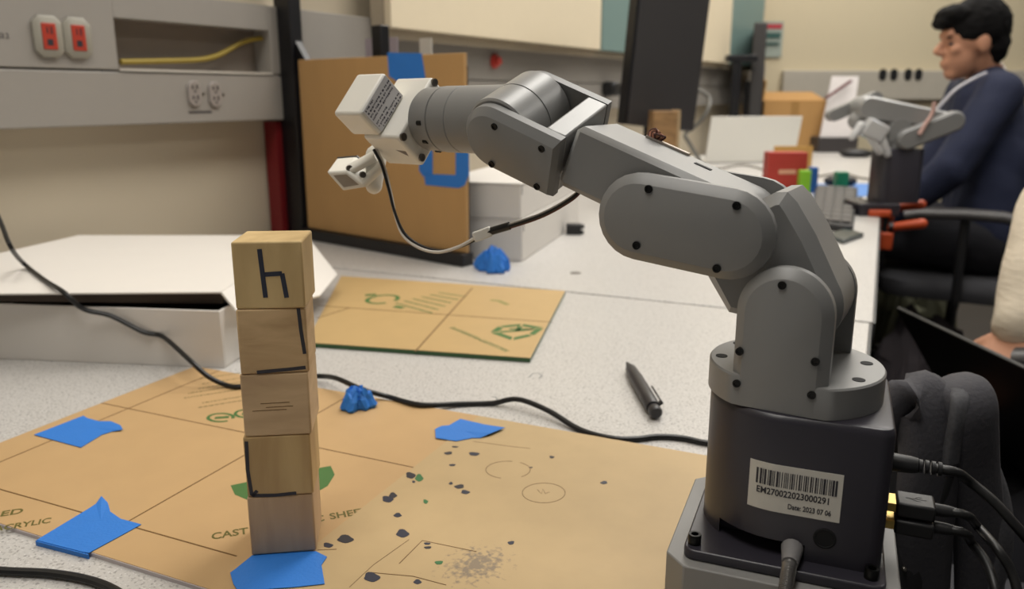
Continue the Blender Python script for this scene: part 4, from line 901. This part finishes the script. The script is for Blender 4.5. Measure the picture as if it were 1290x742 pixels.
q = tb(947, 196); f = fz(q, PSI - .29); t = thing('monitor', 'slim dark monitor seen edge-on left of the cardboard box', 'monitor', q); hh = gp(951, 28, (MW.T@(q-EYE))[1])[2] - q[2]
obj('panel', MB().box(f, (-.03, 0, .12), (.03, .5, hh)), M_mon, t, bevel=.006); obj('stand_column', MB().box(f, (-.06, .22, .015), (-.021, .27, .35)), M_blackm, t); obj('stand_foot', MB().box(f, (-.14, .13, 0), (.03, .36, .015)), M_blackm, t)
q = gp(928, 78, 3.9); f = fz(A(q[0], q[1], TZ), PSI); obj('support_post', MB().box(f, (-.02, -.02, 0), (.02, .02, q[2]-TZ)), M_blackm, t, bevel=.003); obj('support_arm', MB().box(f, (-.05, -.025, q[2]-TZ), (.09, .025, q[2]-TZ+.03)), M_blackm, t, bevel=.003)
f, w_, h_ = fbox(980, 1020, 84, 168); f.o = f.o + f.y*.20 + f.x*.02
zt2 = gp(1000, 84, (MW.T@(f.o-EYE))[1])[2] - TZ
t = thing('device_case', 'dark blue device case with an upright black panel behind the cardboard box', 'device', f.o)
obj('case', MB().box(f, (-.09, 0, 0), (.09, .18, zt2)), mat('case_blue', (26, 34, 74), .5), t, bevel=.01); obj('upright_panel', MB().box(f, (.0, .02, zt2 + .001), (.045, .05, zt2 + .19)), M_blackm, t, bevel=.006)
# leaning white sheet with a dark rod
f, w_, h_ = fbox(1030, 1080, 170, 192); t = obj('black_case', MB().box(f, (-w_/2, 0, 0), (w_/2, .18, .075)), mat('case_dark', (58, 54, 54), .5), bevel=.005); tag(t, 'low dark case under the leaning white sheet', 'case')
yg_ = (MW.T @ (f.o - EYE))[1]; n4 = [f(-w_*.42, .03, .0758), f(w_*.36, .03, .0758), gp(1082, 96, yg_ + .13), gp(1048, 96, yg_ + .13)]
t = thing('white_board', 'leaning white sheet with a dark red rod right of the cardboard box', 'board', (n4[0]+n4[1])/2)
nb = nrm(np.cross(n4[1]-n4[0], n4[3]-n4[0])); nb = nb if nb @ MW[:, 1] > 0 else -nb
obj('sheet', slab(n4, .006, nb), mat('sheet_white', (212, 206, 204), .6), t); obj('rod', MB().tube([gp(1040, 124, yg_ + .03), gp(1056, 113, yg_ + .05), gp(1072, 102, yg_ + .08)], .008, 8), mat('rod_red', (96, 40, 44), .5), t)
# banner on the back wall
t = None
for i, (x0, x1, y0, y1, col, nm) in enumerate(((958, 988, 27, 72, (150, 160, 152), 'cloth'), (964, 986, 30, 36, (170, 60, 70), 'red_band'), (962, 984, 41, 48, (50, 84, 80), 'teal_band'), (961, 982, 53, 57, (60, 84, 80), 'teal_band'))):
    a_, b_ = gp(x0, y1, 4.93 - .002*i), gp(x1, y0, 4.93 - .002*i)
    xx0, xx1 = (a_ - WB.o) @ WB.x, (b_ - WB.o) @ WB.x
    if t is None: t = thing('wall_banner', 'small banner with red and teal bands hanging in the far corner', 'banner', a_)
    obj(nm, MB().box(WB, (xx0, .012 + .003*i, a_[2]-TZ), (xx1, .0145 + .003*i, b_[2]-TZ)), mat('banner_%d' % i, col, .8), t)

# ------------------------------------------------------------------ second robot arm with clamps
Y2 = 2.0
ORG = gp(1122, 246, Y2); ORG[2] = TZ; ex2 = MW @ A(1, 0, 0); ey2 = MW @ A(0, -1, 0); F2 = Fr(ORG, ex2, Z, ey2)
def l2(px, py): q = gp(px, py, Y2) - ORG; return q @ ex2, q[2]
u2 = Y2/1056
t = thing('robot_arm', 'smaller-looking grey robot arm with clear-white gripper beside the seated person', 'robot arm', ORG)
obj('pedestal', MB().box(F2, (l2(1098, 0)[0], 0, -.050), (l2(1152, 0)[0], .03, .050)), M_base, t, bevel=.003)
obj('base_shell', MB().rings(Fr(ORG, ex2, ey2, Z), [(rrect(-.045, -.045, .055, .045, .02), .0302), (rrect(-.045, -.045, .055, .045, .02), l2(0, 186)[1] - .004), (rrect(-.042, -.042, .052, .042, .02), l2(0, 186)[1])]), M_base, t)
obj('turntable', MB().cyl(Fr(ORG, ex2, ey2, Z), .040, l2(0, 186)[1] + .0005, l2(0, 178)[1], 28), M_grey, t)
sh = l2(1127, 163); z0 = l2(0, 178)[1]
yk = lambda r: [(sh[0] + r, z0 + .0004)] + circ(r, 16, sh, 0, math.pi) + [(sh[0] - r, z0 + .0004)]
obj('yoke', MB().rings(F2, [(yk(.030), -.034), (yk(.030), .028), (yk(.025), .034)]), M_grey, t)
el = l2(1190, 152); wr2 = l2(1090, 136)
obj('upper_link', MB().rings(F2, [(capsule2((sh[0]+.012, sh[1]-.022), el, .024), .0345), (capsule2((sh[0]+.012, sh[1]-.022), el, .024), .048), (capsule2((sh[0]+.012, sh[1]-.022), el, .019), .053)]), M_grey, t)
obj('forearm', MB().rings(F2, [(capsule2(el, wr2, .019, 14, .028), -.030), (capsule2(el, wr2, .019, 14, .028), .026), (capsule2(el, wr2, .015, 14, .023), .0335)]), M_grey2, t)
obj('rear_link', MB().prism(F2, capsule2(l2(1112, 123), l2(1058, 146), .014), -.06, -.031), M_grey, t)
obj('wrist', MB().cap(F2(*l2(1092, 142), .0), .026, F2(*l2(1080, 152), .0), .022), M_grey2, t)
M_clear = mat('gripper_clear', (222, 222, 222), .15, trans=.35)
gb = obj('gripper_body', MB().box(Fr(F2(*l2(1094, 163), .035), nrm(ex2*.9 - Z*.45), nrm(ex2*.45 + Z*.9), ey2), (-.03, -.025, -.02), (.025, .02, .02)), M_clear, t, bevel=.006)
for a_, b_ in (((1088, 170), (1098, 190)), ((1100, 172), (1108, 193)), ((1076, 158), (1064, 172))): obj('finger', MB().cap(F2(*l2(*a_), .04), .012, F2(*l2(*b_), .045), .008), M_clear, gb)
obj('cable_wrap', MB().tube(smooth_path([F2(*l2(*q), .055) for q in ((1144, 168), (1152, 155), (1160, 142), (1163, 128))]), .005), mat('pinkish_wire', (196, 160, 150), .5), t)
# junk by the gripper
o = obj('orange_peel', MB().ell(fz(tb(1066, 190) + Z*.03), (.05, .04, .03)), mat('snack_orange', (226, 128, 34), .5)); tag(o, 'bright orange lump lying under the far gripper', 'food')
o = obj('computer_mouse', MB().ell(fz(tb(1078, 198) + Z*.018, .2), (.075, .04, .022)), M_black); tag(o, 'black mouse lying under the far gripper', 'mouse')
t2 = crumple(tb(1050, 186), (.09, .06, .07), 12, 'crumpled clear plastic wrap beside the cardboard box'); t2.name = 'plastic_wrap'; t2['category'] = 'wrap'; del t2['group']; t2.data.materials.clear(); t2.data.materials.append(mat('plastic_wrap', (206, 196, 184), .3))
o = obj('black_charger', MB().box(fz(tb(1024, 186), PSI), (-.07, 0, 0), (.06, .1, .04)), mat('charger_dark', (62, 58, 56), .5), bevel=.006); tag(o, 'dark charger brick at the foot of the cardboard box', 'charger')
# orange clamps on the desk edge
M_or = mat('clamp_orange', (186, 72, 30), .5)
def clamp(yy, zh, label):
    xe = A(.0165, yy, TZ); f = Fr(xe, A(1, 0, 0), A(0, 1, 0), Z); t = thing('bar_clamp', label, 'clamp', xe, 'orange clamps')
    obj('top_jaw', MB().box(f, (-.03, -.014, .0005), (.020, .014, .016)), M_or, t, bevel=.003); obj('bar', MB().box(f, (.004, -.006, -.12), (.016, .006, .0)), M_blackm, t)
    obj('lower_jaw', MB().box(f, (-.012, -.016, zh - .06), (.030, .016, zh - .018)), M_or, t, bevel=.004)
    obj('handle', MB().cap(f(.022, 0, zh - .006), .010, f(.088, -.01, zh + .008), .012), M_or, t)
    obj('collar', MB().cyl(Fr(f(.018, 0, zh - .006), A(0, 1, 0), Z, A(1, 0, 0)), .013, 0, .01, 14), M_blackm, t)
clamp(gp(1130, 250, 2.06)[1], .010, 'orange clamp on the desk edge, the one nearer the grey robot base')
clamp(gp(1130, 268, 1.93)[1], -.018, 'orange clamp on the desk edge, the one nearer the keyboard')

# ------------------------------------------------------------------ office chairs
M_fab = mat('chair_fabric', (62, 62, 66), .9, var=.1, scale=60); M_arm = mat('chair_armpad', (66, 64, 64), .45); M_chp = mat('chair_plastic', (26, 26, 28), .5)
def office_chair(label):                        # built facing -x around its column
    t = thing('office_chair', label, 'chair', A(0, 0, 0)); f = fz(A(0, 0, 0))
    obj('seat', MB().rings(f, [(rrect(-.24, -.24, .24, .24, .12), .375), (rrect(-.25, -.25, .25, .25, .13), .40), (rrect(-.25, -.25, .25, .25, .13), .43), (rrect(-.22, -.22, .22, .22, .11), .448)]), M_fab, t, smooth=60)
    bk = Fr(A(.25, 0, .50), A(0, 1, 0), nrm(A(.12, 0, 1)), nrm(A(1, 0, -.12)))
    obj('backrest', MB().rings(bk, [(rrect(-.20, .03, .20, .52, .09), -.03), (rrect(-.22, .0, .22, .55, .10), -.01), (rrect(-.22, .0, .22, .55, .10), .02), (rrect(-.19, .03, .19, .52, .09), .035)]), M_fab, t, smooth=60)
    obj('back_bracket', MB().tube(smooth_path([A(.05, 0, .365), A(.25, 0, .365), A(.30, 0, .44), A(.305, 0, .62)]), .02), M_chp, t)
    for s_ in (-1, 1):
        a = obj('armrest', MB().sweep([A(x, s_*.29, .66 + d) for x, d in ((-.17, -.008), (-.13, .002), (0, .006), (.10, .003), (.14, -.006))], A(0, 1, 0), .036, .017, 16, .7), M_arm, t, smooth=60)
        obj('arm_post', MB().tube(smooth_path([A(0, s_*.29, .645), A(.0, s_*.29, .45), A(.0, s_*.26, .36), A(.0, s_*.08, .355)]), .014), M_chp, a)
    obj('gas_column', MB().lathe(f, [(.03, .09), (.03, .22), (.018, .225), (.018, .374)], 18), M_chp, t); obj('mechanism', MB().box(f, (-.09, -.07, .34), (.12, .07, .374)), M_chp, t, bevel=.006)
    for k in range(5):
        a = 2*math.pi*k/5; d = A(math.cos(a), math.sin(a), 0); lg = obj('star_leg', MB().sweep([d*.02 + Z*.10, d*.15 + Z*.095, d*.29 + Z*.078], np.cross(d, Z), [.03, .024, .018], [.018, .014, .01], 10), M_chp, t)
        obj('caster', MB().cyl(Fr(d*.285 + Z*.032 - np.cross(d, Z)*.022, d, Z, np.cross(d, Z)), .032, 0, .044, 18), M_chp, lg)
    return t
def place(o, p, yaw): o.location = (p[0], p[1], 0); o.rotation_euler = (0, 0, yaw)
ch1 = office_chair('dark office chair under the person in navy')
S1 = tb(1206, 335, -.29); place(ch1, S1, math.radians(-4))
ch2 = copy_tree(ch1); ch2['label'] = 'office chair under the person in the cream sweater, one armrest in view'; S2 = gw(1.06, 1.22, 0); place(ch2, S2, math.radians(-20))
ch3 = copy_tree(ch1); ch3['label'] = 'office chair carrying the dark backpack beside the desk'; S3 = gw(.46, .72, 0); place(ch3, S3, math.radians(-8))
for c_ in [q for q in ch3.children if q.name.startswith('armrest')]:
    for g_ in list(c_.children): bpy.data.objects.remove(g_)
    bpy.data.objects.remove(c_)
for c_ in (ch1, ch2, ch3): c_['group'] = 'office chairs'

# ------------------------------------------------------------------ people
M_skin = mat('skin', (178, 128, 100), .7, var=.05, scale=40); M_hair = mat('hair_black', (12, 11, 11), .85, var=.3, scale=120, spec=.15); M_navy = mat('navy_cotton', (22, 29, 54), .9, var=.12, scale=18, bump=.3, bscale=40)
M_trou = mat('dark_trousers', (30, 30, 36), .9); M_cream2 = mat('cream_knit', (214, 202, 182), .9, var=.06, scale=40, bump=.8, bscale=60, stretch=(.5, .5, 2.5)); M_shoe = mat('shoe_dark', (34, 32, 32), .6)
def hand(mb, wrist, d, up, sgn, L=.18, curl=.35):  # palm, four fingers of different length, a thumb from the side of the palm
    d = nrm(d); up = nrm(up - (up @ d)*d); sd = np.cross(d, up)*sgn
    pc = wrist + d*.05
    for k in (-.027, -.009, .009, .027): mb.cap(wrist + d*.012 + sd*k*.7, .013, wrist + d*.088 + sd*k, .0115)
    for k, ln in zip((-.029, -.0095, .0095, .029), (.062, .075, .080, .070)):
        a = wrist + d*.09 + sd*k; b = a + d*ln*.42 - up*ln*.42*curl*.6; c = b + nrm(d - up*curl*1.3)*ln*.33; e = c + nrm(d - up*curl*2.2)*ln*.27
        mb.cap(a, .0095, b, .0088); mb.cap(b, .0088, c, .0080); mb.cap(c, .0080, e, .0068)
    a = wrist + d*.022 + sd*.024; b = a + nrm(d*.7 + sd*.8 - up*.2)*.042; c = b + nrm(d*.95 + sd*.35 - up*.3)*.03; e = c + nrm(d - up*.3)*.022
    mb.cap(a, .014, b, .0105); mb.cap(b, .0105, c, .0092); mb.cap(c, .0092, e, .0075)
def person(label, hip, fwd, head, hf, shl, shr, ell_, elr, wrl, wrr, hdl, hdr, knl, knr, shirt, slv):
    # hip: pelvis centre, head: head centre, hf: facing of the head; shoulders, elbows, wrists, knees of the left and right side
    left = np.cross(Z, fwd); neck = (shl + shr)/2 + Z*.045
    t = thing('person', label, 'person', A(hip[0], hip[1], 0))
    hs = np.cross(Z, hf); hu = np.cross(hf, hs); hfr = Fr(head, hf, hs, hu); b = MB()
    b.ell(hfr.at(-.008, 0, .025), (.096, .074, .098), 24, 16); b.ell(hfr.at(.030, 0, -.045), (.058, .056, .072), 20, 12); b.ell(hfr.at(.056, 0, -.096), (.030, .030, .024))
    b.ell(hfr.at(.080, 0, .030), (.016, .045, .016)); b.cap(hfr(.086, 0, .012), .009, hfr(.110, 0, -.022), .0125); b.ell(hfr.at(.096, 0, -.030), (.014, .018, .009)); b.ell(hfr.at(.086, 0, -.060), (.013, .024, .007)); b.ell(hfr.at(.083, 0, -.073), (.013, .022, .008))
    for s_ in (-1, 1): b.ell(hfr.at(-.008, s_*.076, -.012), (.020, .010, .033)); b.ell(hfr.at(.060, s_*.035, -.022), (.024, .020, .020))
    b.cap(hfr(-.030, 0, -.055), .052, neck - Z*.01, .056)
    for p0, r0, p1, r1 in ((neck, .055, hip, .09), (shl, .045, ell_, .038), (shr, .045, elr, .038), (ell_, .038, wrl, .026), (elr, .038, wrr, .026), (neck, .05, shl, .045), (neck, .05, shr, .045), (hip + left*.08, .07, knl, .05), (hip - left*.08, .07, knr, .05)): b.cap(p0, r0, p1, r1)
    hand(b, wrl, hdl, Z, -1); hand(b, wrr, hdr, Z, 1)
    obj('body', blend(b, .0058, 6), M_skin, t, smooth=180)
    hb_ = MB(); hb_.ell(hfr.at(-.018, 0, .045), (.104, .086, .098), 24, 16); hb_.ell(hfr.at(-.062, 0, -.015), (.050, .070, .075)); hb_.ell(hfr.at(.055, 0, .088), (.060, .070, .036)); hb_.ell(hfr.at(.088, .02, .068), (.030, .030, .022)); hb_.ell(hfr.at(.090, -.02, .068), (.030, .030, .022))
    for s_ in (-1, 1): hb_.ell(hfr.at(-.012, s_*.066, .030), (.018, .014, .040))
    obj('hair', blend(hb_, .0045, 5, (.012, .022)), M_hair, t, smooth=180)
    for s_ in (-1, 1): obj('eye', MB().ell(hfr.at(.076, s_*.032, -.002), (.008, .010, .005)), M_ink_k, t); obj('eyebrow', MB().ell(hfr.at(.082, s_*.032, .020), (.005, .014, .004)), M_hair, t)
    s = MB(); mid = hip*.5 + neck*.5
    for k in (-.075, 0, .075): s.cap(neck - Z*.08 + left*k, .105, mid + left*k - fwd*.02, .115); s.cap(mid + left*k - fwd*.02, .115, hip + left*k + Z*.02, .125)
    s.cap(neck - Z*.02, .068, shl, .068); s.cap(neck - Z*.02, .068, shr, .068)
    for sh_, el_, wr_ in ((shl, ell_, wrl), (shr, elr, wrr)): s.cap(sh_, .070, el_, slv[0]); s.cap(el_, slv[0], wr_ - nrm(wr_ - el_)*.015, slv[1])
    obj('shirt', blend(s, .010, 5, (.012, .07)), shirt, t, smooth=180)
    obj('collar', MB().rings(fax(neck + Z*.005, hfr(-.03, 0, -.055) - neck), [(circ(.066, 28), 0), (circ(.062, 28), .022), (circ(.058, 28), .022), (circ(.060, 28), 0)]), mat('collar_white', (220, 214, 206), .8), t, smooth=50)
    tr = MB(); al, ar = A(knl[0], knl[1], .10) + fwd*.03, A(knr[0], knr[1], .10) + fwd*.03
    tr.cap(hip + left*.09, .115, knl, .075); tr.cap(hip - left*.09, .115, knr, .075); tr.cap(knl, .075, al, .055); tr.cap(knr, .075, ar, .055); tr.cap(hip + left*.08, .12, hip - left*.08, .12)
    obj('trousers', blend(tr, .012, 4, (.010, .08)), M_trou, t, smooth=180)
    for a_ in (al, ar):
        sh_ = MB(); sh_.ell(Fr(A(a_[0], a_[1], .045) + fwd*.06, fwd, left, Z), (.135, .048, .043)); sh_.cap(A(a_[0], a_[1], .05), .04, a_, .05); obj('shoe', blend(sh_, .008, 3), M_shoe, t, smooth=180)
    return t
# seated person in navy, side view, facing the far desk
fwd = nrm(MW @ A(-.95, .31, 0)); lft = np.cross(Z, fwd)
hip = A(S1[0], S1[1], TZ - .19) - fwd*.06; head = gp(1224, 52, 2.80)
neckp = gp(1243, 96, 2.83)
shl = neckp - Z*.055 + lft*.185 - fwd*.01; shr = neckp - Z*.055 - lft*.185 + fwd*.02
ell_ = gp(1196, 214, 2.58); elr = gp(1178, 205, 2.95)
p1 = person('seated person in a navy top working beside the grey robot arm', hip, fwd, head, nrm(MW @ A(-.97, .10, -.10)), shl, shr, ell_, elr, ell_ + fwd*.15 - Z*.17 - lft*.05, elr + fwd*.12 - Z*.19 + lft*.02, fwd - Z*.6, fwd - Z*.6, hip + fwd*.42 + lft*.10 + Z*.02, hip + fwd*.42 - lft*.10 + Z*.02, M_navy, (.060, .046))
obj('lanyard', MB().tube(smooth_path([gp(1242, 92, 2.66), gp(1225, 100, 2.62), gp(1205, 112, 2.60), gp(1192, 125, 2.60), gp(1180, 138, 2.60)]), .005), mat('lanyard_grey', (180, 178, 184), .6), p1)
# person in a cream sweater at the right edge, typing on a laptop held on the lap
fwd = nrm(MW @ A(-.97, -.10, 0)); lft = np.cross(Z, fwd)
hip = gw(1.10, 1.18, -.20); wrr = gp(1292, 418, 1.16); elr = gp(1332, 262, 1.27)
neckp = hip + Z*.50 + fwd*.03; shl = neckp - Z*.05 + lft*.18; shr = neckp - Z*.05 - lft*.18
person('person in a cream sweater at the right edge, one sleeve and hand in view', hip, fwd, neckp + Z*.20 + fwd*.03, fwd, shl, shr, hip + lft*.26 + Z*.05 + fwd*.08, elr, hip + lft*.20 + fwd*.19 + Z*.09, wrr, fwd, MW @ A(-.60, -.30, -.50), hip + fwd*.44 + lft*.13 - Z*.16, hip + fwd*.44 - lft*.13 - Z*.16, M_cream2, (.060, .050))
# black laptop on the lap, lid back towards the desk
T1 = gp(1128, 388, 1.25); dn = MW @ nrm(A(-.0786, 1, 0)); T2 = T1 - dn*.33; Bq = gp(1216, 545, 1.25); B2 = Bq - dn*.33
t = thing('laptop', 'black laptop on the lap of the person in cream, lid back towards the desk', 'laptop', Bq - dn*.16)
bk_ = nrm(np.cross(T2 - T1, Bq - T1)); bk_ = bk_ if bk_ @ MW[:, 0] > 0 else -bk_; M_lap = mat('laptop_black', (9, 9, 10), .5)
obj('lid', slab([T1, T2, B2, Bq], .006, bk_), M_lap, t, bevel=.0015)
bx2 = nrm(np.cross(dn, Z)); bx2 = bx2 if bx2 @ MW[:, 0] > 0 else -bx2
c4 = [Bq + bx2*.012, B2 + bx2*.012, B2 + bx2*.24, Bq + bx2*.24]; obj('keyboard_deck', MB().loft([c4, [q + Z*.016 for q in c4]]), M_lap, t, bevel=.002)
obj('hinge', MB().tube([Bq*.85 + B2*.15 + bx2*.008, Bq*.15 + B2*.85 + bx2*.008], .006, 10), M_lap, t)

# ------------------------------------------------------------------ backpack on the chair
M_bag = mat('backpack_grey', (64, 63, 68), .85, var=.12, scale=50, bump=.3, bscale=300); M_bag2 = mat('backpack_black', (30, 30, 33), .8, var=.1, scale=40); M_mesh = mat('strap_mesh', (74, 74, 78), .8, var=.5, scale=420)
yb_ = .62
f = fz(A(.040, .655, .4485), -.10)
t = thing('backpack', 'dark grey backpack with padded straps standing right of the robot base', 'backpack', f.o)
top = gp(1186, 500, yb_)[2] - .4485
b = MB(); b.ell(f.at(0, 0, top*.5), (.030, .055, top*.54), 28, 18, .6); obj('main_bag', blend(b, .006, 4, (.006, .05)), M_bag2, t, smooth=180)
def bsw(pts, w_, th_, mm, nm, side=None, par=None): return obj(nm, MB().sweep(smooth_path([gp(*q) for q in pts], 6), MW @ A(.9, .3, .2) if side is None else side, w_, th_, 14, .7), mm, par or t, smooth=60)
bsw([(1120, 545, .555), (1128, 520, .55), (1150, 500, .55), (1166, 520, .545), (1172, 570, .54), (1166, 640, .54), (1160, 720, .545), (1158, 790, .55)], .024, .012, M_bag, 'front_panel')
st1 = bsw([(1232, 800, .56), (1234, 720, .555), (1232, 650, .55), (1226, 590, .545), (1224, 545, .54), (1222, 515, .54), (1212, 496, .55), (1196, 492, .57), (1182, 505, .59)], [.020]*49, .011, M_bag, 'shoulder_strap')
bsw([(1197, 582, .529), (1201, 555, .529), (1206, 530, .529), (1209, 508, .533), (1207, 494, .542)], .0065, .004, M_mesh, 'strap_mesh', par=st1)
bsw([(1128, 512, .58), (1140, 492, .575), (1156, 484, .57), (1172, 490, .565), (1182, 510, .56), (1186, 540, .556)], .013, .006, M_bag, 'haul_loop')
bsw([(1196, 600, .531), (1180, 640, .531), (1150, 668, .531)], .004, .002, M_bag2, 'strap_seam', par=st1)
bsw([(1244, 590, .56), (1256, 625, .555), (1262, 665, .55), (1258, 705, .55), (1246, 750, .55)], .009, .006, M_mesh, 'side_mesh')
obj('zip_pull', MB().ell(fz(gp(1139, 717, .528)), (.002, .002, .002)), M_screws, t)
# bags on the floor in the aisle
for i, (px, py, rad, col, lb) in enumerate(((1140, 402, (.16, .14, .20), (112, 112, 90), 'crumpled olive-grey bag on the floor behind the desk edge'), (1150, 455, (.15, .12, .16), (70, 64, 68), 'dark crumpled bag on the floor beside the turntable'))):
    q = tb(px, py + 40, -TZ); o = crumple(A(q[0], q[1], 0), rad, 30 + i, lb); o.name = 'floor_bag'; o['category'] = 'bag'; del o['group']; o.data.materials.clear(); o.data.materials.append(mat('floor_bag_%d' % i, col, .8))
